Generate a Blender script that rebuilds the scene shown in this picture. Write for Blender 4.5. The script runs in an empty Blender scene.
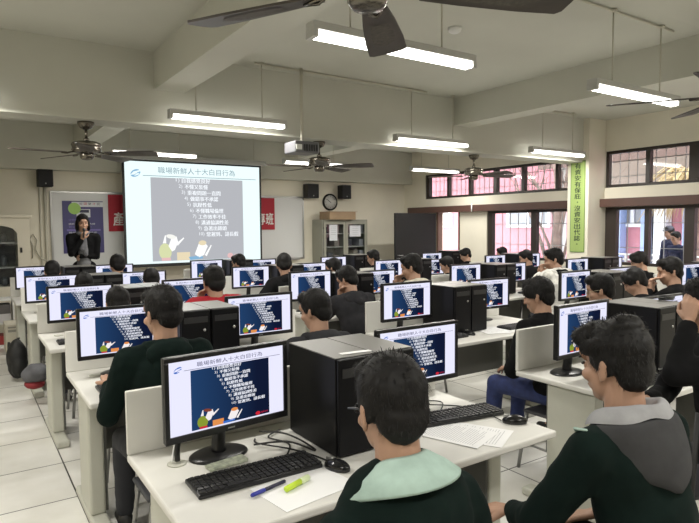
import bpy, bmesh, math, random
from mathutils import Vector, Matrix, Quaternion, noise
import numpy as np

sc = bpy.context.scene
C = sc.collection
V = Vector
PI = math.pi

# ------------------------------------------------------------------ camera
def setup_camera():
    f = 581.97
    yw, pt, rl = (math.radians(a) for a in (33.709, 3.532, -0.4575))
    fw = V((math.sin(yw) * math.cos(pt), math.cos(yw) * math.cos(pt), -math.sin(pt)))
    rt = V((math.cos(yw), -math.sin(yw), 0))
    up = rt.cross(fw)
    r = rt * math.cos(rl) + up * math.sin(rl)
    u = -rt * math.sin(rl) + up * math.cos(rl)
    cd = bpy.data.cameras.new('camera')
    cam = bpy.data.objects.new('camera', cd)
    C.objects.link(cam)
    cd.sensor_fit = 'HORIZONTAL'
    cd.sensor_width = 36
    cd.lens = f / 699 * 36
    cd.clip_start = 0.02
    cam.matrix_world = Matrix(((r.x, u.x, -fw.x, 0), (r.y, u.y, -fw.y, 0), (r.z, u.z, -fw.z, 1.6), (0, 0, 0, 1)))
    sc.camera = cam
setup_camera()

# ------------------------------------------------------------------ world, exposure
world = bpy.data.worlds.new('overcast_sky')
sc.world = world
world.use_nodes = True
wn = world.node_tree.nodes
wn['Background'].inputs[0].default_value = (0.93, 0.96, 1.0, 1)
wn['Background'].inputs[1].default_value = 5.0
sc.view_settings.view_transform = 'Standard'
sc.view_settings.look = 'None'
sc.view_settings.gamma = 1.0
sc.view_settings.use_curve_mapping = False
sc.view_settings.exposure = 0.18
LAMP_W = 17.0          # watts of each fluorescent lamp
TUBE = 9.0
sc.cycles.use_denoising = True
sc.cycles.max_bounces = 7
sc.cycles.diffuse_bounces = 4
sc.cycles.glossy_bounces = 3
sc.cycles.transparent_max_bounces = 12
sc.cycles.sample_clamp_indirect = 4.0
sc.cycles.caustics_reflective = False
sc.cycles.caustics_refractive = False

# ------------------------------------------------------------------ materials
_M = {}
def mat(name, col=(0.5, 0.5, 0.5), rough=0.5, metal=0.0, var=0.0, scale=8.0, emit=None, es=0.0, bump=0.0, spec=0.5):
    if name in _M:
        return _M[name]
    m = bpy.data.materials.new(name)
    m.use_nodes = True
    nt = m.node_tree
    b = nt.nodes['Principled BSDF']
    b.inputs['Base Color'].default_value = (*col, 1)
    b.inputs['Roughness'].default_value = rough
    b.inputs['Metallic'].default_value = metal
    b.inputs['Specular IOR Level'].default_value = spec
    if emit:
        b.inputs['Emission Color'].default_value = (*emit, 1)
        b.inputs['Emission Strength'].default_value = es
    if var or bump:
        tc = nt.nodes.new('ShaderNodeTexCoord')
        nz = nt.nodes.new('ShaderNodeTexNoise')
        nz.inputs['Scale'].default_value = scale
        nz.inputs['Detail'].default_value = 5
        nt.links.new(tc.outputs['Object'], nz.inputs['Vector'])
        if var:
            rp = nt.nodes.new('ShaderNodeValToRGB')
            rp.color_ramp.elements[0].position = 0.3
            rp.color_ramp.elements[1].position = 0.7
            rp.color_ramp.elements[0].color = (*[c * (1 - var) for c in col], 1)
            rp.color_ramp.elements[1].color = (*[min(1, c * (1 + var)) for c in col], 1)
            nt.links.new(nz.outputs['Fac'], rp.inputs['Fac'])
            nt.links.new(rp.outputs['Color'], b.inputs['Base Color'])
        if bump:
            bp = nt.nodes.new('ShaderNodeBump')
            bp.inputs['Strength'].default_value = bump
            bp.inputs['Distance'].default_value = 0.01
            nt.links.new(nz.outputs['Fac'], bp.inputs['Height'])
            nt.links.new(bp.outputs['Normal'], b.inputs['Normal'])
    _M[name] = m
    return m

def emat(name, col, s=1.0):
    if name in _M:
        return _M[name]
    m = bpy.data.materials.new(name)
    m.use_nodes = True
    nt = m.node_tree
    nt.nodes.remove(nt.nodes['Principled BSDF'])
    e = nt.nodes.new('ShaderNodeEmission')
    e.inputs[0].default_value = (*col, 1)
    e.inputs[1].default_value = s
    nt.links.new(e.outputs[0], nt.nodes['Material Output'].inputs[0])
    _M[name] = m
    return m

def floor_mat():
    m = bpy.data.materials.new('raised_floor_tiles')
    m.use_nodes = True
    nt = m.node_tree
    N = nt.nodes.new
    b = nt.nodes['Principled BSDF']
    tc = N('ShaderNodeTexCoord')
    mp = N('ShaderNodeMapping')
    mp.inputs['Location'].default_value = (-0.52, -0.12, 0)
    nt.links.new(tc.outputs['Object'], mp.inputs[0])
    br = N('ShaderNodeTexBrick')
    br.offset = 0
    br.inputs['Scale'].default_value = 1
    br.inputs['Brick Width'].default_value = 0.6
    br.inputs['Row Height'].default_value = 0.6
    br.inputs['Mortar Size'].default_value = 0.0045
    br.inputs['Mortar Smooth'].default_value = 0.1
    br.inputs['Color1'].default_value = (0.78, 0.77, 0.73, 1)
    br.inputs['Color2'].default_value = (0.82, 0.81, 0.77, 1)
    br.inputs['Mortar'].default_value = (0.03, 0.028, 0.025, 1)
    nt.links.new(mp.outputs[0], br.inputs['Vector'])
    nz = N('ShaderNodeTexNoise')
    nz.inputs['Scale'].default_value = 2.5
    nz.inputs['Detail'].default_value = 6
    nt.links.new(tc.outputs['Object'], nz.inputs['Vector'])
    rp = N('ShaderNodeValToRGB')
    rp.color_ramp.elements[0].color = (0.80, 0.79, 0.76, 1)
    rp.color_ramp.elements[1].color = (1, 1, 1, 1)
    rp.color_ramp.elements[0].position = 0.3
    rp.color_ramp.elements[1].position = 0.65
    nt.links.new(nz.outputs['Fac'], rp.inputs[0])
    mx = N('ShaderNodeMix')
    mx.data_type = 'RGBA'
    mx.blend_type = 'MULTIPLY'
    mx.inputs[0].default_value = 1
    nt.links.new(br.outputs['Color'], mx.inputs[6])
    nt.links.new(rp.outputs[0], mx.inputs[7])
    nt.links.new(mx.outputs[2], b.inputs['Base Color'])
    b.inputs['Roughness'].default_value = 0.32
    return m

def glass_mat():
    m = bpy.data.materials.new('window_glass')
    m.use_nodes = True
    nt = m.node_tree
    nt.nodes.remove(nt.nodes['Principled BSDF'])
    t = nt.nodes.new('ShaderNodeBsdfTransparent')
    t.inputs[0].default_value = (0.9, 0.92, 0.93, 1)
    g = nt.nodes.new('ShaderNodeBsdfGlossy')
    g.inputs['Roughness'].default_value = 0.03
    lw = nt.nodes.new('ShaderNodeLayerWeight')
    pw = nt.nodes.new('ShaderNodeMath')
    pw.operation = 'POWER'
    pw.inputs[1].default_value = 4.5
    nt.links.new(lw.outputs['Facing'], pw.inputs[0])
    fr = nt.nodes.new('ShaderNodeMath')
    fr.operation = 'MULTIPLY_ADD'
    fr.inputs[1].default_value = 0.5
    fr.inputs[2].default_value = 0.04
    nt.links.new(pw.outputs[0], fr.inputs[0])
    mx = nt.nodes.new('ShaderNodeMixShader')
    nt.links.new(fr.outputs[0], mx.inputs[0])
    nt.links.new(t.outputs[0], mx.inputs[1])
    nt.links.new(g.outputs[0], mx.inputs[2])
    nt.links.new(mx.outputs[0], nt.nodes['Material Output'].inputs[0])
    return m

M_wall = mat('painted_wall', (0.75, 0.71, 0.60), 0.75, var=0.06, scale=1.5)
M_ceil = mat('painted_ceiling', (0.56, 0.56, 0.495), 0.8, var=0.04, scale=1.2)
M_floor = floor_mat()
M_glass = glass_mat()
M_desk = mat('desk_laminate', (0.66, 0.65, 0.61), 0.42, var=0.03, scale=6)
M_panel = mat('desk_panel', (0.68, 0.67, 0.63), 0.5, var=0.02)
M_leg = mat('desk_leg_paint', (0.50, 0.50, 0.435), 0.45, var=0.05, scale=5)
M_dgrey = mat('modesty_grey', (0.10, 0.10, 0.09), 0.6)
M_bezel = mat('monitor_plastic', (0.008, 0.008, 0.009), 0.28)
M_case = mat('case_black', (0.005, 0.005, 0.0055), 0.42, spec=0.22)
M_casesheen = mat('case_top_sheen', (0.21, 0.205, 0.195), 0.33, metal=0.3)  # glancing sheen of the lights on black case tops, put into lighter grey
M_key = mat('key_plastic', (0.015, 0.015, 0.016), 0.45)
M_silver = mat('brushed_silver', (0.45, 0.45, 0.44), 0.35, metal=0.9)
M_steel = mat('grey_tube_steel', (0.30, 0.30, 0.29), 0.4, metal=0.6)
M_black = mat('matte_black', (0.01, 0.01, 0.01), 0.6)
M_cable = mat('cable_black', (0.012, 0.012, 0.012), 0.5)
M_paper = mat('paper', (0.82, 0.82, 0.82), 0.8)
M_frame = mat('window_frame_brown', (0.030, 0.022, 0.018), 0.45)
M_rail = mat('curtain_rail_brown', (0.085, 0.042, 0.032), 0.5, var=0.1, scale=4)
M_bronze = mat('antique_nickel', (0.16, 0.145, 0.12), 0.25, metal=0.9)
M_blade = mat('fan_blade_wood', (0.045, 0.036, 0.028), 0.5, var=0.2, scale=12)
M_blade2 = mat('fan_blade_inlay', (0.075, 0.066, 0.055), 0.7, var=0.3, scale=60)
M_white = mat('white_enamel', (0.72, 0.72, 0.70), 0.4)
M_tube = emat('fluorescent_tube', (1.0, 0.97, 0.90), TUBE)
M_pipe = mat('beige_conduit', (0.52, 0.50, 0.42), 0.5)

# ------------------------------------------------------------------ mesh helpers
def link(name, me, m, parent=None):
    o = bpy.data.objects.new(name, me)
    C.objects.link(o)
    for mm in (m if isinstance(m, (list, tuple)) else [m]):
        me.materials.append(mm)
    if parent:
        o.parent = parent
    return o

def obj(name, bm, m, parent=None, smooth=False):
    me = bpy.data.meshes.new(name)
    bm.normal_update()
    bm.to_mesh(me)
    bm.free()
    if smooth:
        me.polygons.foreach_set('use_smooth', [True] * len(me.polygons))
    return link(name, me, m, parent)

def thing(name, label, cat, loc=(0, 0, 0), rz=0, group=None):
    o = bpy.data.objects.new(name, None)
    C.objects.link(o)
    o.empty_display_size = 0.1
    o.location = loc
    o.rotation_euler = (0, 0, rz)
    tag(o, label, cat, group)
    return o

def tag(o, label, cat, group=None):
    o['label'] = label
    o['category'] = cat
    if group:
        o['group'] = group
    return o

def struct(o):
    o['kind'] = 'structure'
    return o

def dup(root, loc, rz, label, group=None):
    r = root.copy()
    C.objects.link(r)
    r.location = loc
    r.rotation_euler = (0, 0, rz)
    r['label'] = label
    if group:
        r['group'] = group
    for ch in list(root.children):
        c = ch.copy()
        C.objects.link(c)
        c.parent = r
        for g in ch.children:
            d = g.copy()
            C.objects.link(d)
            d.parent = c
    return r

def box(bm, x0, x1, y0, y1, z0, z1, bev=0.0, mi=0, rot=None, about=None, seg=2):
    vs = bmesh.ops.create_cube(bm, size=1)['verts']
    for v in vs:
        v.co = V(((x0 + x1) / 2 + v.co.x * (x1 - x0), (y0 + y1) / 2 + v.co.y * (y1 - y0), (z0 + z1) / 2 + v.co.z * (z1 - z0)))
    fs = set(f for v in vs for f in v.link_faces)
    for f in fs:
        f.material_index = mi
    if bev:
        es = set(e for v in vs for e in v.link_edges)
        r = bmesh.ops.bevel(bm, geom=list(es), offset=bev, segments=seg, affect='EDGES', profile=0.5)
        vs = list(set(v for f in r['faces'] for v in f.verts) | set(v for v in vs if v.is_valid))
    if rot is not None:
        p = V(about) if about is not None else V(((x0 + x1) / 2, (y0 + y1) / 2, (z0 + z1) / 2))
        for v in vs:
            v.co = p + rot @ (v.co - p)
    return vs

def tube(bm, pts, r, seg=8, mi=0, cap=True):
    pts = [V(p) for p in pts]
    n = len(pts)
    rs = r if isinstance(r, (list, tuple)) else [r] * n
    rings = []
    up = None
    for i, p in enumerate(pts):
        d = (pts[min(i + 1, n - 1)] - pts[max(i - 1, 0)])
        if d.length < 1e-9:
            d = V((0, 0, 1))
        d.normalize()
        if up is None:
            a = V((0, 0, 1)) if abs(d.z) < 0.9 else V((1, 0, 0))
            up = (a - d * a.dot(d)).normalized()
        else:
            up = (up - d * up.dot(d))
            up = up.normalized() if up.length > 1e-6 else d.orthogonal().normalized()
        s = d.cross(up)
        rings.append([bm.verts.new(p + (up * math.cos(2 * PI * k / seg) + s * math.sin(2 * PI * k / seg)) * rs[i]) for k in range(seg)])
    for a, b in zip(rings, rings[1:]):
        for k in range(seg):
            f = bm.faces.new((a[k], a[(k + 1) % seg], b[(k + 1) % seg], b[k]))
            f.material_index = mi
            f.smooth = True
    if cap:
        for rg in (rings[0][::-1], rings[-1]):
            f = bm.faces.new(rg)
            f.material_index = mi
    return rings

def lathe(bm, prof, c=(0, 0, 0), seg=24, mi=0):
    c = V(c)
    rings = []
    for (r, z) in prof:
        rings.append([bm.verts.new(c + V((r * math.cos(2 * PI * k / seg), r * math.sin(2 * PI * k / seg), z))) for k in range(seg)])
    for a, b in zip(rings, rings[1:]):
        for k in range(seg):
            f = bm.faces.new((a[k], a[(k + 1) % seg], b[(k + 1) % seg], b[k]))
            f.smooth = True
            f.material_index = mi
    bm.faces.new(rings[0][::-1]).material_index = mi
    bm.faces.new(rings[-1]).material_index = mi

_sph = {}
def sph(u, v):
    if (u, v) not in _sph:
        vs = [V((0, 0, 1))]
        for j in range(1, v):
            t = PI * j / v
            for k in range(u):
                a = 2 * PI * k / u
                vs.append(V((math.sin(t) * math.cos(a), math.sin(t) * math.sin(a), math.cos(t))))
        vs.append(V((0, 0, -1)))
        fs = []
        for k in range(u):
            fs.append((0, 1 + k, 1 + (k + 1) % u))
            b = 1 + (v - 2) * u
            fs.append((len(vs) - 1, b + (k + 1) % u, b + k))
        for j in range(v - 2):
            a, b = 1 + j * u, 1 + (j + 1) * u
            for k in range(u):
                fs.append((a + k, b + k, b + (k + 1) % u, a + (k + 1) % u))
        _sph[(u, v)] = (vs, fs)
    return _sph[(u, v)]

def ell(bm, c, r, rot=None, u=16, v=10, mi=0):
    c = V(c)
    r = V(r) if not isinstance(r, (int, float)) else V((r, r, r))
    tv, tf = sph(u, v)
    out = []
    for w in tv:
        p = V((w.x * r.x, w.y * r.y, w.z * r.z))
        if rot is not None:
            p = rot @ p
        out.append(bm.verts.new(c + p))
    for f in tf:
        g = bm.faces.new([out[i] for i in f])
        g.smooth = True
        g.material_index = mi
    return out

def caps(bm, p0, p1, r0, r1, seg=12):
    p0, p1 = V(p0), V(p1)
    ell(bm, p0, r0, u=seg, v=8)
    ell(bm, p1, r1, u=seg, v=8)
    if (p1 - p0).length > 1e-4:
        tube(bm, [p0, p1], [r0, r1], seg=seg)

def poly(bm, pts, y, mi):
    f = bm.faces.new([bm.verts.new((p[0], y, p[1])) for p in pts])
    f.material_index = mi
    return f

# ------------------------------------------------------------------ writing
_txt = {}
def text_geo(s, bold=0.0):
    if (s, bold) in _txt:
        return _txt[(s, bold)]
    cu = bpy.data.curves.new('writing', 'FONT')
    cu.body = s
    cu.offset = bold
    cu.resolution_u = 2
    o = bpy.data.objects.new('writing', cu)
    C.objects.link(o)
    dg = bpy.context.evaluated_depsgraph_get()
    dg.update()
    me = bpy.data.meshes.new_from_object(o.evaluated_get(dg))
    vs = [(v.co.x, v.co.y) for v in me.vertices]
    fs = [tuple(p.vertices) for p in me.polygons]
    bpy.data.objects.remove(o)
    bpy.data.curves.remove(cu)
    bpy.data.meshes.remove(me)
    xs = [v[0] for v in vs]
    ys = [v[1] for v in vs]
    b = (min(xs), max(xs), min(ys), max(ys))
    _txt[(s, bold)] = (vs, fs, b)
    return _txt[(s, bold)]

def put_text(bm, s, fn, mi, bold=0.0):
    """fn(u, v) -> point, u and v run 0..1 across the writing's bounding box"""
    vs, fs, (x0, x1, y0, y1) = text_geo(s, bold)
    nv = [bm.verts.new(fn((x - x0) / (x1 - x0), (y - y0) / (y1 - y0))) for x, y in vs]
    for f in fs:
        try:
            g = bm.faces.new([nv[i] for i in f])
            g.material_index = mi
        except ValueError:
            pass

ITEMS = ['自我感覺良好', '不懂又裝懂', '重複問題一直問', '做錯事不承認', '抗壓性低', '不懂職場倫理', '工作效率不佳', '溝通協調性差', '急著出鋒頭', '常遲到、請長假']
def slide_mesh(W, H):
    """the lecture slide in the XZ plane facing -Y, lower left corner at the origin; material slots:
    0 ground 1 panel 2 list writing 3 title 4 logo 5 green 6 skin-white 7 orange 8 red 9 brown"""
    bm = bmesh.new()
    L = 0.0005
    def R(x0, x1, v0, v1, lay, mi):
        poly(bm, [(x0 * W, (1 - v1) * H), (x1 * W, (1 - v1) * H), (x1 * W, (1 - v0) * H), (x0 * W, (1 - v0) * H)], -lay * L, mi)
    def P(pts, lay, mi):
        poly(bm, [(x * W, (1 - v) * H) for x, v in pts], -lay * L, mi)
    def E(cx, cv, rx, rv, lay, mi, rot=0, n=14):
        P([(cx + rx * math.cos(2 * PI * k / n) * math.cos(rot) - rv * math.sin(2 * PI * k / n) * math.sin(rot) * H / W,
            cv - rx * math.cos(2 * PI * k / n) * math.sin(rot) * W / H - rv * math.sin(2 * PI * k / n) * math.cos(rot)) for k in range(n)], lay, mi)
    R(0, 1, 0, 1, 0, 0)
    R(0.172, 0.86, 0.15, 0.978, 1, 1)
    R(0.12, 0.97, 0.132, 0.138, 1, 3)
    T = lambda x0, x1, v0, v1, lay: (lambda u, v: V(((x0 + (x1 - x0) * u) * W, -lay * L, (1 - (v1 + (v0 - v1) * v)) * H)))
    put_text(bm, '職場新鮮人十大白目行為', T(0.225, 0.80, 0.045, 0.108, 1), 3)
    wd = [0.245, 0.20, 0.29, 0.245, 0.165, 0.245, 0.245, 0.245, 0.205, 0.29]
    for i, s in enumerate(ITEMS):
        vc = 0.172 + i * 0.0605
        x0 = 0.35 + i * 0.0195
        put_text(bm, '%d)' % (i + 1), T(x0 + (0.0 if i < 9 else -0.012), x0 + 0.026, vc - 0.022, vc + 0.022, 2), 2)
        for q in (0, .0022):
            put_text(bm, s, T(x0 + 0.042 + q, x0 + q + 0.042 + wd[i] * 0.86, vc - 0.024, vc + 0.024, 2 + q * 50), 2)
    # swoosh emblem
    E(0.072, 0.115, 0.036, 0.034, 1, 4, 0.5)
    P([(0.036, 0.135), (0.06, 0.10), (0.10, 0.085), (0.118, 0.09), (0.085, 0.108), (0.065, 0.13)], 2, 0)
    P([(0.06, 0.145), (0.08, 0.118), (0.10, 0.112), (0.092, 0.132)], 2, 0)
    # seated speaker with a pointing arm
    E(0.262, 0.885, 0.045, 0.085, 2, 5, 0.1)
    P([(0.235, 0.975), (0.30, 0.975), (0.298, 0.945), (0.235, 0.945)], 3, 8)
    P([(0.285, 0.83), (0.31, 0.74), (0.345, 0.735), (0.355, 0.79), (0.33, 0.87), (0.31, 0.885)], 3, 6)
    E(0.305, 0.735, 0.036, 0.022, 4, 9, -0.2)
    P([(0.345, 0.80), (0.395, 0.745), (0.40, 0.755), (0.35, 0.83)], 3, 6)
    P([(0.245, 0.80), (0.262, 0.72), (0.268, 0.72), (0.27, 0.80)], 3, 6)
    # box and second figure
    R(0.345, 0.44, 0.895, 0.976, 2, 7)
    P([(0.43, 0.945), (0.53, 0.935), (0.54, 0.965), (0.44, 0.978)], 3, 4)
    P([(0.475, 0.92), (0.51, 0.80), (0.545, 0.79), (0.575, 0.84), (0.545, 0.93), (0.51, 0.955)], 3, 6)
    E(0.535, 0.805, 0.03, 0.026, 4, 7)
    P([(0.55, 0.93), (0.60, 0.825), (0.605, 0.835), (0.565, 0.945)], 3, 6)
    # red mark with writing
    E(0.75, 0.945, 0.023, 0.028, 2, 8)
    put_text(bm, '產學合作', T(0.78, 0.845, 0.928, 0.956, 2), 8)
    me = bpy.data.meshes.new('slide')
    bm.normal_update()
    bm.to_mesh(me)
    bm.free()
    return me

def slide_panel_mat():
    m = bpy.data.materials.new('screen_panel_blue')
    m.use_nodes = True
    nt = m.node_tree
    nt.nodes.remove(nt.nodes['Principled BSDF'])
    e = nt.nodes.new('ShaderNodeEmission')
    tc = nt.nodes.new('ShaderNodeTexCoord')
    sp = nt.nodes.new('ShaderNodeSeparateXYZ')
    rp = nt.nodes.new('ShaderNodeValToRGB')
    rp.color_ramp.elements[0].position = 0.08
    rp.color_ramp.elements[0].color = (0.014, 0.045, 0.125, 1)
    rp.color_ramp.elements[1].position = 0.34
    rp.color_ramp.elements[1].color = (0.005, 0.009, 0.03, 1)
    nt.links.new(tc.outputs['Object'], sp.inputs[0])
    nt.links.new(sp.outputs[0], rp.inputs[0])
    nt.links.new(rp.outputs[0], e.inputs[0])
    nt.links.new(e.outputs[0], nt.nodes['Material Output'].inputs[0])
    return m

SLIDE_MON = [emat('screen_white', (0.78, 0.78, 0.95), 0.95), slide_panel_mat(), emat('screen_text', (0.9, 0.92, 1), 0.9),
             emat('screen_title', (0.05, 0.05, 0.13), 1), emat('screen_logo', (0.04, 0.14, 0.5), 1), emat('screen_green', (0.22, 0.28, 0.03), 1),
             emat('screen_skin', (0.9, 0.85, 0.85), 0.9), emat('screen_orange', (0.75, 0.28, 0.08), 0.9), emat('screen_red', (0.6, 0.02, 0.04), 0.9),
             emat('screen_brown', (0.2, 0.05, 0.03), 1)]
SLIDE_PRO = [emat('projected_white', (0.80, 0.94, 0.94), 1.0), emat('projected_panel', (0.42, 0.43, 0.46), 1), emat('projected_text', (0.86, 0.90, 0.94), 1),
             emat('projected_title', (0.20, 0.30, 0.36), 1), emat('projected_logo', (0.22, 0.42, 0.62), 1), emat('projected_green', (0.62, 0.66, 0.38), 1),
             emat('projected_skin', (0.92, 0.93, 0.92), 1), emat('projected_orange', (0.74, 0.64, 0.44), 1), emat('projected_red', (0.72, 0.46, 0.46), 1),
             emat('projected_brown', (0.84, 0.84, 0.80), 1)]

# ================================================================== STRUCTURE
XW, YF, ZC = 8.95, 11.0, 3.3
XL, YB = -2.6, -3.6
def simple(name, boxes, m, bev=0.0):
    bm = bmesh.new()
    for b in boxes:
        box(bm, *b, bev=bev)
    return struct(obj(name, bm, m))

simple('floor', [(XL - .2, XW + .25, YB - .2, YF + .2, -0.1, 0)], M_floor)
T0 = (1.22, 1.54)
T1 = (5.85, 6.2)
cb = [(XL - .2, XW + .25, YB - .2, YF + .2, ZC, ZC + .15)]
cb += [(XL, XW, T0[0], T0[1], 2.6, ZC), (XL, XW, T1[0], T1[1], 2.6, ZC), (XL, XW, 10.72, YF, 2.56, ZC), (XL, XW, -3.4, -3.05, 2.6, ZC)]
for x in (-2.3, 1.63, 5.62):
    for (a, b) in ((-3.05, T0[0]), (T0[1], T1[0]), (T1[1], 10.72)):
        cb.append((x, x + .3, a, b, 2.94, ZC))
simple('ceiling', cb, M_ceil)
simple('wall_front', [(XL - .2, XW + .2, YF, YF + .2, 0, ZC)], M_wall)
simple('wall_left', [(XL - .2, XL, YB - .2, YF, 0, ZC)], M_wall)
simple('wall_back', [(XL, XW, YB - .2, YB, 0, ZC)], M_wall)

# the window wall: built round its openings
def wall_right():
    xs0, xs1 = XW, XW + .2
    B = []
    # (y0, y1, z0, z1) openings
    ops = [(6.15, 10.25, 2.19, 2.74), (9.12, 9.86, 0.0, 1.87), (6.15, 8.35, 0.92, 1.87),
           (1.7, 5.74, 2.19, 2.79), (1.7, 5.74, 0.92, 1.87)]
    ys = sorted(set([YB, YF] + [o[0] for o in ops] + [o[1] for o in ops]))
    for a, b in zip(ys, ys[1:]):
        mid = (a + b) / 2
        zs = sorted((o[2], o[3]) for o in ops if o[0] < mid < o[1])
        z = 0.0
        for (p, q) in zs:
            if p > z:
                B.append((xs0, xs1, a, b, z, p))
            z = q
        B.append((xs0, xs1, a, b, z, ZC))
    B.append((8.5, XW, 5.74, 6.13, 0, ZC))       # pillar
    simple('wall_right', B, M_wall)
wall_right()

def window(n, y0, y1, z0, z1, mull, bars, thick=0.05):
    e = bpy.data.objects.new('window_%d' % n, None)
    C.objects.link(e)
    e.location = (XW, (y0 + y1) / 2, z0)
    struct(e)
    yc = (y0 + y1) / 2
    H = z1 - z0
    bm = bmesh.new()
    t = thick
    box(bm, .03, .11, y0 - yc, y1 - yc, 0, t, .004)
    box(bm, .03, .11, y0 - yc, y1 - yc, H - t, H, .004)
    for y in (y0 + t / 2, y1 - t / 2):
        box(bm, .03, .11, y - yc - t / 2, y - yc + t / 2, t, H - t)
    for (y, w) in mull:
        box(bm, .02, .115, y - yc - w / 2, y - yc + w / 2, t, H - t, .003)
    obj('frame', bm, M_frame, e)
    bm = bmesh.new()
    box(bm, .068, .072, y0 - yc + t, y1 - yc - t, t, H - t)
    obj('glass', bm, M_glass, e)
    bm = bmesh.new()
    y = y0 + .12
    while y < y1 - .05:
        box(bm, .15, .162, y - yc - .005, y - yc + .005, 0.002, H - 0.002)
        y += bars
    for q in (0.3, 0.72):
        box(bm, .145, .15, y0 - yc, y1 - yc, H * q - .006, H * q + .006)
    obj('grille', bm, mat('grille_paint', (0.42, 0.40, 0.38), 0.5), e)
window(1, 6.15, 10.25, 2.19, 2.74, [(6.7, .06), (7.46, .07), (8.16, .09), (8.86, .07), (9.52, .06), (10.17, .07)], .135)
window(2, 6.15, 8.35, 0.92, 1.87, [(7.2, .12), (8.27, .08)], .2)
window(3, 1.7, 5.74, 2.19, 2.79, [(5.03, .07), (4.34, .14), (3.5, .07), (2.7, .14)], .15)
window(4, 1.7, 5.74, 0.92, 1.87, [(5.62, .16), (5.03, .07), (4.38, .14), (3.5, .07), (2.7, .14)], .3)
# door: opened inward, its leaf at right angles to the window wall
d = bpy.data.objects.new('door_1', None)
C.objects.link(d)
d.location = (XW, 9.86, 0)
struct(d)
bm = bmesh.new()
box(bm, -1.20, -.03, -.02, .025, 0.01, 1.86, .004)
lf = obj('door_leaf', bm, mat('door_dark', (0.012, 0.012, 0.012), 0.55, spec=0.3), d)
bm = bmesh.new()
tube(bm, [(-1.12, -.02, .95), (-1.12, -.06, .95), (-1.02, -.065, .95)], .009)
lathe(bm, [(0.001, 0), (.025, 0), (.025, .01), (.001, .01)], (-1.12, -.03, .95), 12)
obj('door_handle', bm, M_silver, lf)
bm = bmesh.new()
for (a, b, c2, d2) in ((-.0, .06, 0, 1.87), (-.74, -.69, 0, 1.87)):
    box(bm, -.005, .12, a - .06 if a == 0 else a, b - .06 if a == 0 else b, c2, d2)
obj('door_frame', bm, mat('door_frame_wood', (0.13, 0.075, 0.055), 0.5, var=.15), d)

# brown curtain rail boxes (trim)
simple('trim_1', [(XW - .14, XW, 6.13, 10.72, 1.87, 2.005)], M_rail, .004)
simple('trim_2', [(XW - .14, XW, 1.0, 5.74, 1.87, 2.005)], M_rail, .004)
simple('baseboard_front', [(XL, XW, YF - .012, YF, 0, .1)], mat('skirting', (0.2, 0.16, 0.12), .5))
simple('baseboard_left', [(XL, XL + .012, YB, YF, 0, .1)], _M['skirting'])
# platform in front of the white board
simple('floor_platform', [(0.7, 6.1, 8.95, YF - .014, 0, .16)], mat('platform_vinyl', (.45, .42, .36), .5, var=.05), .006)

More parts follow.
